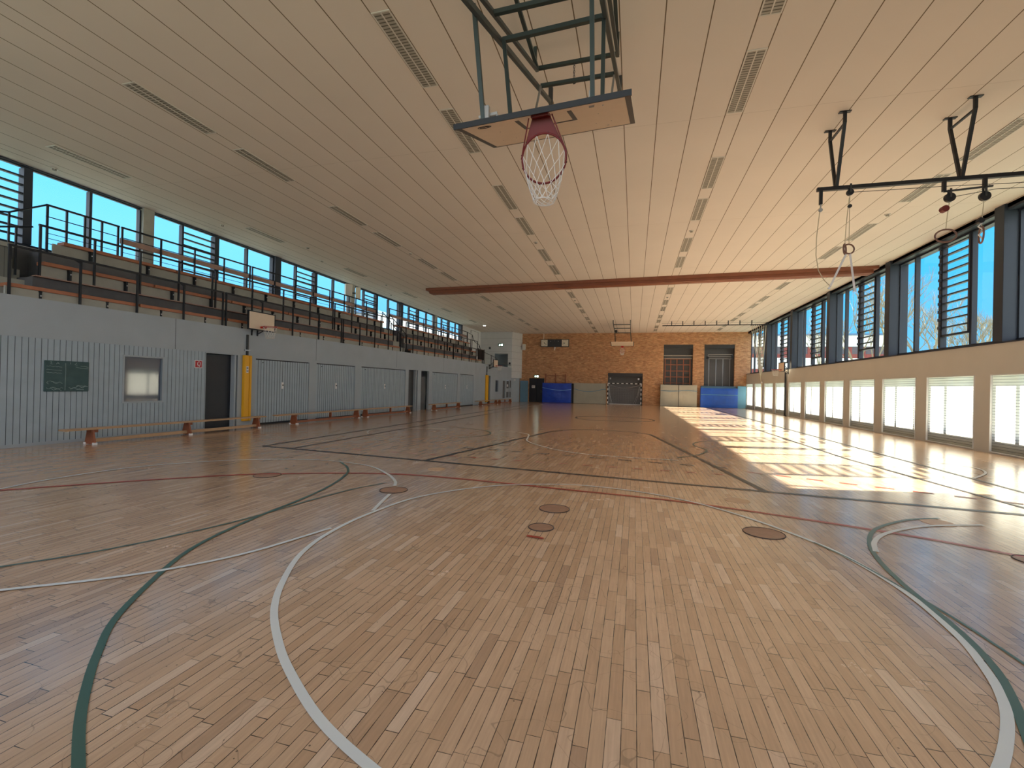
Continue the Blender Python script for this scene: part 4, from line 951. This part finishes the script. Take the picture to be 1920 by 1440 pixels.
# loudspeakers on the left window pillar and far corner
for s_, (x, y, z), rz, lb in [(1, (-14.55, 20.75, 6.12), .9, 'pale loudspeaker on a window pillar behind the stand, nearer of the pair'), (2, (-14.55, 21.6, 6.12), 2.2, 'narrow loudspeaker on the window pillar, farther of the pair'), (3, (-10.96, 45.22, 5.26), 0, 'pale loudspeaker high in the left corner of the brick wall')]:
    o = empty('loudspeaker', (x, y, z), rz, label=lb, cat='loudspeaker', group='loudspeakers')
    build('cabinet', MB().box(-.17, .17, -.12, .12, 0, .60), M['cream'], o, bevel=.01); build('grille', MB().box(-.14, .14, -.13, -.12, .03, .57), M['fix'], o)
    build('wall_bracket', MB().box(-.03, .03, .12, .30 if s_ != 3 else .24, .25, .33), M['darkgrey'], o)

# ---------------------------------------------------------------- far wall things
o = empty('clock_board', (-9.27, YF, 5.61), label='dark scoreboard with two square clocks high on the brick wall', cat='scoreboard')
build('case', MB().box(0, 2.87, -.14, -.02, 0, .76), M['darkgrey'], o, bevel=.02)
for x in (.06, 2.16):
    f_ = build('clock_face', MB().box(x, x+.65, -.165, -.14, .055, .705), M['cream'], o, bevel=.01); cx_, cz_ = x+.325, .38
    q = MB()
    for k in range(12): a = math.pi*k/6; q.bar((cx_+math.sin(a)*.24, -.168, cz_+math.cos(a)*.24), (cx_+math.sin(a)*.28, -.168, cz_+math.cos(a)*.28), .022, .006, ref=(0, 1, 0))
    build('hour_marks', q, M['black'], f_)
    hs = [((.17, -.14)), ((-.02, -.04))] if x < 1 else [((-.20, -.10)), ((-.17, .02))]
    q = MB()
    for hx, hz_ in hs: q.bar((cx_, -.17, cz_), (cx_+hx, -.17, cz_+hz_), .035, .006, ref=(0, 1, 0))
    if x < 1: q.bar((cx_, -.17, cz_), (cx_-.03, -.17, cz_+.06), .05, .006, ref=(0, 1, 0))
    build('hands', q, M['black'], f_)
build('indicator', MB().disc((1.02, -.145, .56), .035, .01, 10, 'y').disc((1.80, -.145, .56), .035, .01, 10, 'y').disc((1.40, -.145, .60), .018, .01, 10, 'y'), M['steel'], o)
o = empty('cable_duct', (-8.98, YF-.03, 6.37), label='thin pale cable duct running from the clock board to the ceiling', cat='duct'); build('duct', MB().box(-.03, .03, -.02, .03, 0, .6), M['cream'], o)
o = empty('wall_lamp', (-7.83, YF, 5.25), label='small white fitting under the middle of the clock board', cat='lamp'); build('arm', MB().tube([(0, -.05, .36), (.02, -.15, .25), (0, -.12, .02)], .03, 6), M['sign_white'], o); build('head', MB().disc((0.02, -.15, .22), .07, .1, 12), M['sign_white'], o)
gm = bpy.data.materials.new('exit_glow'); gm.use_nodes = True; b_ = gm.node_tree.nodes['Principled BSDF']; b_.inputs['Emission Color'].default_value = (.75, 1, .9, 1); b_.inputs['Emission Strength'].default_value = 2.2
ge = mat('exit_green', lin(20, 110, 80), .5)
def exit_sign(loc, rz, lbl):
    o = empty('exit_sign', loc, rz, label=lbl, cat='sign', group='exit signs')
    build('box', MB().box(-.26, .26, -.07, 0, 0, .27), ge, o, bevel=.01)
    q = MB().box(.05, .20, -.08, -.07, .05, .22)                                    # door symbol
    q.disc((-.10, -.08, .185), .028, .01, 12, 'y').bar((-.10, -.075, .16), (-.12, -.075, .10), .035, .01, ref=(0, 1, 0)).bar((-.12, -.075, .10), (-.07, -.075, .05), .02, .01, ref=(0, 1, 0)).bar((-.12, -.075, .10), (-.17, -.075, .06), .02, .01, ref=(0, 1, 0)).bar((-.11, -.075, .155), (-.05, -.075, .13), .018, .01, ref=(0, 1, 0)).bar((-.11, -.075, .155), (-.17, -.075, .14), .018, .01, ref=(0, 1, 0))
    q.bar((-.04, -.075, .14), (.03, -.075, .14), .03, .01, ref=(0, 1, 0))
    build('symbol', q, gm, o)
exit_sign((-9.65, YF, 2.48), 0, 'lit exit sign over the black door in the brick wall')
exit_sign((-12.95, 43.6, 5.50), 0, 'lit exit sign on the white wall above the gallery passage')
o = empty('wall_fitting', (-14.1, 43.6, 5.2), label='small dark square fitting left of the gallery exit sign', cat='fitting'); build('cover', MB().box(-.12, .12, -.05, 0, 0, .27), M['steel'], o); build('insert', MB().box(-.05, .09, -.06, -.05, .04, .22), M['darkgrey'], o)
o = empty('alarm_button', (-12.0, 43.6, 3.72), label='small dark box right of the gallery passage', cat='box'); build('case', MB().box(-.09, .09, -.06, 0, 0, .18), M['black'], o)
o = empty('gallery_hatch', (XL+.006, 40.7, 5.0), label='white hatch door in the side wall above the stand end', cat='hatch'); build('leaf', MB().box(0, .03, 0, 2.0, .0, 1.78), M['white'], o); build('edge', MB().box(.0, .035, 1.97, 2.03, 0, 1.8).box(0, .035, -.03, 0, 1.5, 1.8).box(0, .035, 0, 1.97, 1.78, 1.80), M['darkgrey'], o)
ND += 1
o = empty('door_%d' % ND, (-10.43, YF+.10, 0), label='black escape door in the brick wall', cat='door', kind='structure')
build('door_leaf', MB().box(.02, .78, 0, .05, .01, 2.38).box(.80, 1.56, 0, .05, .01, 2.38), M['navy'], o)
build('notice', MB().box(.28, .62, -.01, 0, 1.42, 1.68), M['sign_white'], o); build('notice_text', MB().box(.32, .58, -.013, -.01, 1.60, 1.62).box(.32, .56, -.013, -.01, 1.55, 1.57).box(.32, .58, -.013, -.01, 1.50, 1.52), M['board_line'], o)
build('handle', MB().box(1.18, 1.40, -.05, 0, .95, 1.20), M['darkgrey'], o)

def mat_slab(name, x0, x1, y0, y1, z1, mt, lbl, cat, strap=None, seam=None, strapm='strap', h2=None):
    o = empty(name, ((x0+x1)/2, (y0+y1)/2, 0), label=lbl, cat=cat); w2, d2 = (x1-x0)/2, (y1-y0)/2
    # gently bulging face
    q = MB(); nx, nz = 14, 8; rr_ = random.Random(len(lbl))
    ph = rr_.random()*6
    idx = {}
    for side in (0, 1):
        for i in range(nx+1):
            for j in range(nz+1):
                u, v = i/nx, j/nz; x = -w2+2*w2*u; z = .02+(z1-.02)*v-.03*math.sin(math.pi*u)*(v > .99)
                bul = math.sin(math.pi*u)**.5*math.sin(math.pi*v)**.5
                wr = .020*math.sin(7*u+9*v+ph)*math.sin(5*v-6*u)*bul if side == 0 else 0
                y = (-d2-.05*bul+wr) if side == 0 else d2
                idx[side, i, j] = len(q.v); q.v.append((x, y, z))
    for side in (0, 1):
        for i in range(nx):
            for j in range(nz): q.f.append((idx[side, i, j], idx[side, i+1, j], idx[side, i+1, j+1], idx[side, i, j+1]))
    for i in range(nx):
        for j in (0, nz): q.f.append((idx[0, i, j], idx[0, i+1, j], idx[1, i+1, j], idx[1, i, j]))
    for j in range(nz):
        for i in (0, nx): q.f.append((idx[0, i, j], idx[0, i, j+1], idx[1, i, j+1], idx[1, i, j]))
    build('cover', q, mt, o, smooth=False)
    def fy(u, v): return -d2-.05*(math.sin(math.pi*u)**.5)*(math.sin(math.pi*v)**.5)-.03
    if strap:
        q = MB(); P_ = [(u, strap(u)) for u in [i/14 for i in range(15)]]
        for (u0, zz0), (u1, zz1) in zip(P_, P_[1:]):
            q.bar((-w2+2*w2*u0, fy(u0, .5), zz0), (-w2+2*w2*u1, fy(u1, .5), zz1), .05, .015, ref=(0, 1, 0))
        build('strap', q, M[strapm], o)
    if seam is not None: build('seam', MB().box(-w2+2*w2*seam-.02, -w2+2*w2*seam+.02, -d2-.065, -d2-.03, .03, z1-.02), M['darkgrey'], o)
    return o
mat_slab('crash_mat', -8.90, -6.0, 44.88, 45.33, 1.97, M['blue_mat'], 'dark blue crash mat leaning below the wall bars', 'mat', strap=lambda u: 1.50-.24*math.sin(math.pi*u*.8))
o = empty('mat_trolley', (-5.92, 45.1, 0), label='dark trolley end between the blue and the grey crash mat', cat='trolley'); build('end_frame', MB().box(-.07, .07, -.15, .25, .03, 1.95), M['navy'], o); build('wheel', MB().disc((0, -.1, .04), .04, .03, 10, 'x'), M['black'], o)
mat_slab('crash_mat', -5.77, -2.66, 44.95, 45.42, 2.03, M['grey_mat'], 'grey crash mat with a sagging strap left of the handball goal', 'mat', strap=lambda u: 1.45-.26*math.sin(math.pi*min(1, u*1.1)), strapm='slate_blue')
mat_slab('crash_mat', 2.38, 5.58, 44.9, 45.42, 2.03, M['grey_mat'], 'grey crash mat with a centre seam below the lattice niche', 'mat', strap=lambda u: 1.46-.04*math.sin(2*math.pi*u), seam=.5, strapm='slate_blue')
mat_slab('crash_mat', 5.88, 9.0, 44.85, 45.25, 1.80, M['blue_mat2'], 'bright blue crash mat below the right equipment niche', 'mat', strap=lambda u: 1.18, strapm='lightblue')
o = empty('gym_mat', (7.45, 45.38, 0), label='grey blue mat edge behind the bright blue crash mat', cat='mat'); build('cover', MB().box(-1.5, 1.5, -.08, .08, 0, 1.98), M['slate_blue'], o, bevel=.02); build('piping', MB().box(-1.5, 1.5, -.095, -.08, 1.93, 1.95), M['darkgrey'], o)
o = empty('gym_mat', (9.37, 45.15, 0), label='light blue mat standing upright in the far right corner', cat='mat'); build('cover', MB().box(-.34, .34, -.10, .10, 0, 2.02), M['lightblue'], o, bevel=.02); build('piping', MB().box(-.34, .34, -.11, -.10, 1.97, 1.99), M['slate_blue'], o)
o = empty('gym_mat', (-10.86, 45.2, 0), label='slate blue mat standing left of the black escape door', cat='mat'); build('cover', MB().box(-.40, .40, -.08, .08, 0, 2.14), M['slate_blue'], o, bevel=.02); build('piping', MB().box(-.40, .40, -.09, -.08, 2.09, 2.11), M['strap'], o)

# handball goal
gs = stripes('goal_bands_upright', (.75, .75, .73, 1), (.02, .02, .02, 1), 'Z', .42, .5, noise=.02, bumpd=0, off=.12)
gc = stripes('goal_bands_crossbar', (.75, .75, .73, 1), (.02, .02, .02, 1), 'X', .42, .5, noise=.02, bumpd=0, off=.10)
o = empty('handball_goal', (-.92, 44.75, 0), label='black and white banded handball goal in its niche', cat='goal')
for x in (-1.54, 1.54): build('post', MB().box(x-.04, x+.04, -.04, .04, 0, 2.0), gs, o)
build('crossbar', MB().box(-1.58, 1.58, -.04, .04, 2.0, 2.08), gc, o)
build('ground_bar', MB().bar((-1.5, .0, .05), (-1.45, .85, .04), .04).bar((1.5, .0, .05), (1.45, .85, .04), .04).bar((-1.45, .85, .04), (1.45, .85, .04), .05), M['sign_white'], o)
q = MB()
for k in range(29): x = -1.4+.1*k; q.bar((x, .30, 1.9-.28*math.sin(math.pi*k/28)), (x, .72, .05), .006)
for k in range(18): z = .1+.1*k; y = .72-.42*(z-.05)/1.85; q.bar((-1.42, y, z), (1.42, y, z), .006)
for sg in (-1, 1):
    for k in range(6): q.bar((sg*1.48, .05+.1*k, .05), (sg*1.46, .05+.05*k, 1.85), .006)
build('net', q, M['steel'], o)
q = MB().tube([(-1.45+2.9*u, .10, 1.93-.32*math.sin(math.pi*u)) for u in [i/12 for i in range(13)]], .018, 5)
for x0, x1 in ((-1.45, -1.12), (-1.40, -1.30), (1.42, 1.0), (1.38, .82)): q.tube([(x0, .12, 1.75), ((x0*2+x1)/3, .2, .9), (x1, .35, .05)], .014, 5)
build('net_border', q, M['steel'], o)
o = empty('niche_mark', (-2.28, YF+.04, 2.53), label='small pale clip in the upper left corner of the goal niche', cat='clip', group='goal niche clips'); build('clip', MB().box(-.06, .06, -.0, .03, -.08, .08), M['steel'], o)
o = empty('niche_mark', (.38, YF+.04, 2.5), label='small pale clip in the upper right corner of the goal niche', cat='clip', group='goal niche clips'); build('clip', MB().box(-.08, .08, -.0, .03, -.08, .08), M['steel'], o)

# wall bars over the blue mat
o = empty('wall_bars', (-7.68, 45.43, 0), label='orange brown wall bars rising above the dark blue crash mat', cat='wall bars')
for x in (-1.0, 0, 1.0): build('upright', MB().box(x-.05, x+.05, -.06, .05, .0, 2.88), M['wood_r'], o)
q = MB()
for k in range(1, 9): q.tube([(-1.0, 0, .25*k), (1.0, 0, .25*k)], .018, 6)
q.tube([(-1.0, 0, 2.74), (1.0, 0, 2.74)], .02, 6)
build('rungs', q, M['wood_r'], o)
# niche equipment
o = empty('climbing_lattice', (3.92, YF+.30, 0), label='brown climbing lattice in the left equipment niche', cat='climbing frame')
for x in (-1.12, -.62, -.06, .52, 1.10): build('upright', MB().box(x-.035, x+.035, -.04, .04, 2.05, 4.52), M['wood_r'], o)
q = MB()
for z in (2.2, 2.78, 3.34, 3.93, 4.48): q.box(-1.15, 1.13, -.055, -.02, z-.03, z+.03)
build('crosspieces', q, M['wood_r'], o)
build('base_frame', MB().box(-1.2, 1.18, -.04, .04, 0, .1).box(-1.2, -1.12, -.04, .04, 0, 2.1).box(1.1, 1.18, -.04, .04, 0, 2.1), M['darkgrey'], o)
build('top_tube', MB().tube([(-1.28, -.2, 4.80), (1.30, -.2, 4.80)], .03, 8).tube([(-1.25, -.1, 4.52), (1.25, -.1, 4.52)], .02, 6), M['steel'], o)
build('top_board', MB().box(-1.25, 1.25, -.05, .05, 4.55, 4.75), M['charcoal'], o)
o = empty('horizontal_bar_frame', (7.55, YF+.30, 0), label='steel tube apparatus stored in the right equipment niche', cat='apparatus')
q = MB()
for x in (-.88, -.28, .32, .92): q.tube([(x, 0, .0), (x, 0, 4.5)], .028, 6)
build('upright', q, M['steel'], o)
build('top_frame', MB().tube([(-.98, -.25, 4.90), (1.08, -.25, 4.90), (1.12, -.25, 4.72), (.98, -.1, 4.52), (-.92, -.1, 4.52), (-1.0, -.25, 4.70)], .035, 6, True).tube([(-.95, -.2, 4.74), (1.05, -.2, 4.70)], .03, 6), M['steel'], o)
build('end_plate', MB().box(-1.16, -.95, -.28, -.1, 4.5, 4.72).box(1.0, 1.14, -.28, -.1, 4.55, 4.9), M['black'], o)
o = empty('corner_box', (-11.62, 44.0, 2.1), label='small white box at the end of the left wall under the white block', cat='box'); build('case', MB().box(0, .14, -.10, 0, 0, .16), M['sign_white'], o)

# ---------------------------------------------------------------- outside
struct('ground_outside', MB().box(-90, 120, -60, 180, -.6, -.2), M['grass'], label='ground around the hall', cat='ground')
o = empty('school_building', (15, 104, 0), label='white flat building with a red brown band seen through the right windows', cat='building')
build('upper_band', MB().box(0, 32, 0, 14, 10.8, 13.0), M['bwhite'], o); build('roof_edge', MB().box(-.2, 32.2, -.2, 14.2, 13.0, 13.35), M['bluegrey'], o)
q = MB()
for k in range(14): q.box(.3+2.28*k, .3+2.28*k+.9, -.02, .0, 8.6, 10.7)
build('wall_field', MB().box(0, 32, .05, 14, 9.3, 10.8), M['bdark'], o); build('red_pier', q, M['bred'], o); build('red_band', MB().box(0, 32, 0, 14, 8.5, 9.3), M['bred'], o)
build('lower_band', MB().box(0, 32, 0, 14, 6.2, 8.5), M['bwhite'], o); build('ground_floor', MB().box(0, 32, 0, 14, -.2, 6.2), M['bred'], o)
o = empty('neighbour_building', (-32, 52, 0), label='white building with a blue edge seen through the far left windows', cat='building')
build('wall', MB().box(-14, 0, 0, 30, -.2, 10.6), M['bgrey'], o); build('roof_edge', MB().box(-14.2, .1, -.2, 30.2, 10.6, 10.9), M['bluegrey'], o)
q = MB()
for k in range(8): q.box(0, .03, 1.5+3.5*k, 3.6+3.5*k, 7.2, 9.0)
build('window_band', q, M['bluegrey'], o)
def tree(x, y, h, seed, lbl):
    rg = random.Random(seed); q = MB()
    def br(p, d, L_, r, dep):
        n = 3; pts = [p]; c = p; dd = d.copy()
        for i in range(n):
            dd = (dd+V3((rg.uniform(-.16, .16), rg.uniform(-.16, .16), rg.uniform(-.02, .12)))).normalized(); c = c+dd*L_/n; pts.append(c)
        q.tube(pts, [r*(1-.14*i) for i in range(n+1)], 5 if dep < 2 else 3)
        if dep >= 5: return
        k = 3 if dep < 4 else 4
        for i in range(k):
            a = rg.uniform(0, 6.28); t = rg.uniform(.45, 1.0) if i else 1
            s = pts[1+min(2, int(t*3)-0 if t < 1 else 2)]
            sp = rg.uniform(.35, .75)*(1 if i else .35)
            nd = (dd+V3((math.cos(a)*sp, math.sin(a)*sp, rg.uniform(-.05, .25)))).normalized()
            br(s, nd, L_*rg.uniform(.62, .82), max(.012, r*rg.uniform(.48, .62)), dep+1)
    br(V3((0, 0, -.3)), V3((0, 0, 1)), h*.30, h*.022, 0)
    o = empty('bare_tree', (x, y, 0), label=lbl, cat='tree', group='leafless trees outside the right windows'); build('branches', q, M['bark'], o)
for x, y, h, s, lb in [(23, 48.5, 13.5, 3, 'tall pale leafless tree, largest through the near right windows'), (21.5, 41, 11.5, 11, 'leafless tree right of the tallest one'), (25, 60, 14.5, 5, 'leafless tree seen through the middle right windows'),
                       (27, 78, 14, 8, 'leafless tree farther out beside the white building'), (31, 52, 11, 13, 'low spreading leafless tree behind the near ones'), (36, 66, 12, 21, 'leafless tree in the back row outside'), (20.5, 33.5, 8.0, 31, 'small leafless tree outside the nearest right windows')]:
    tree(x, y, h, s, lb)
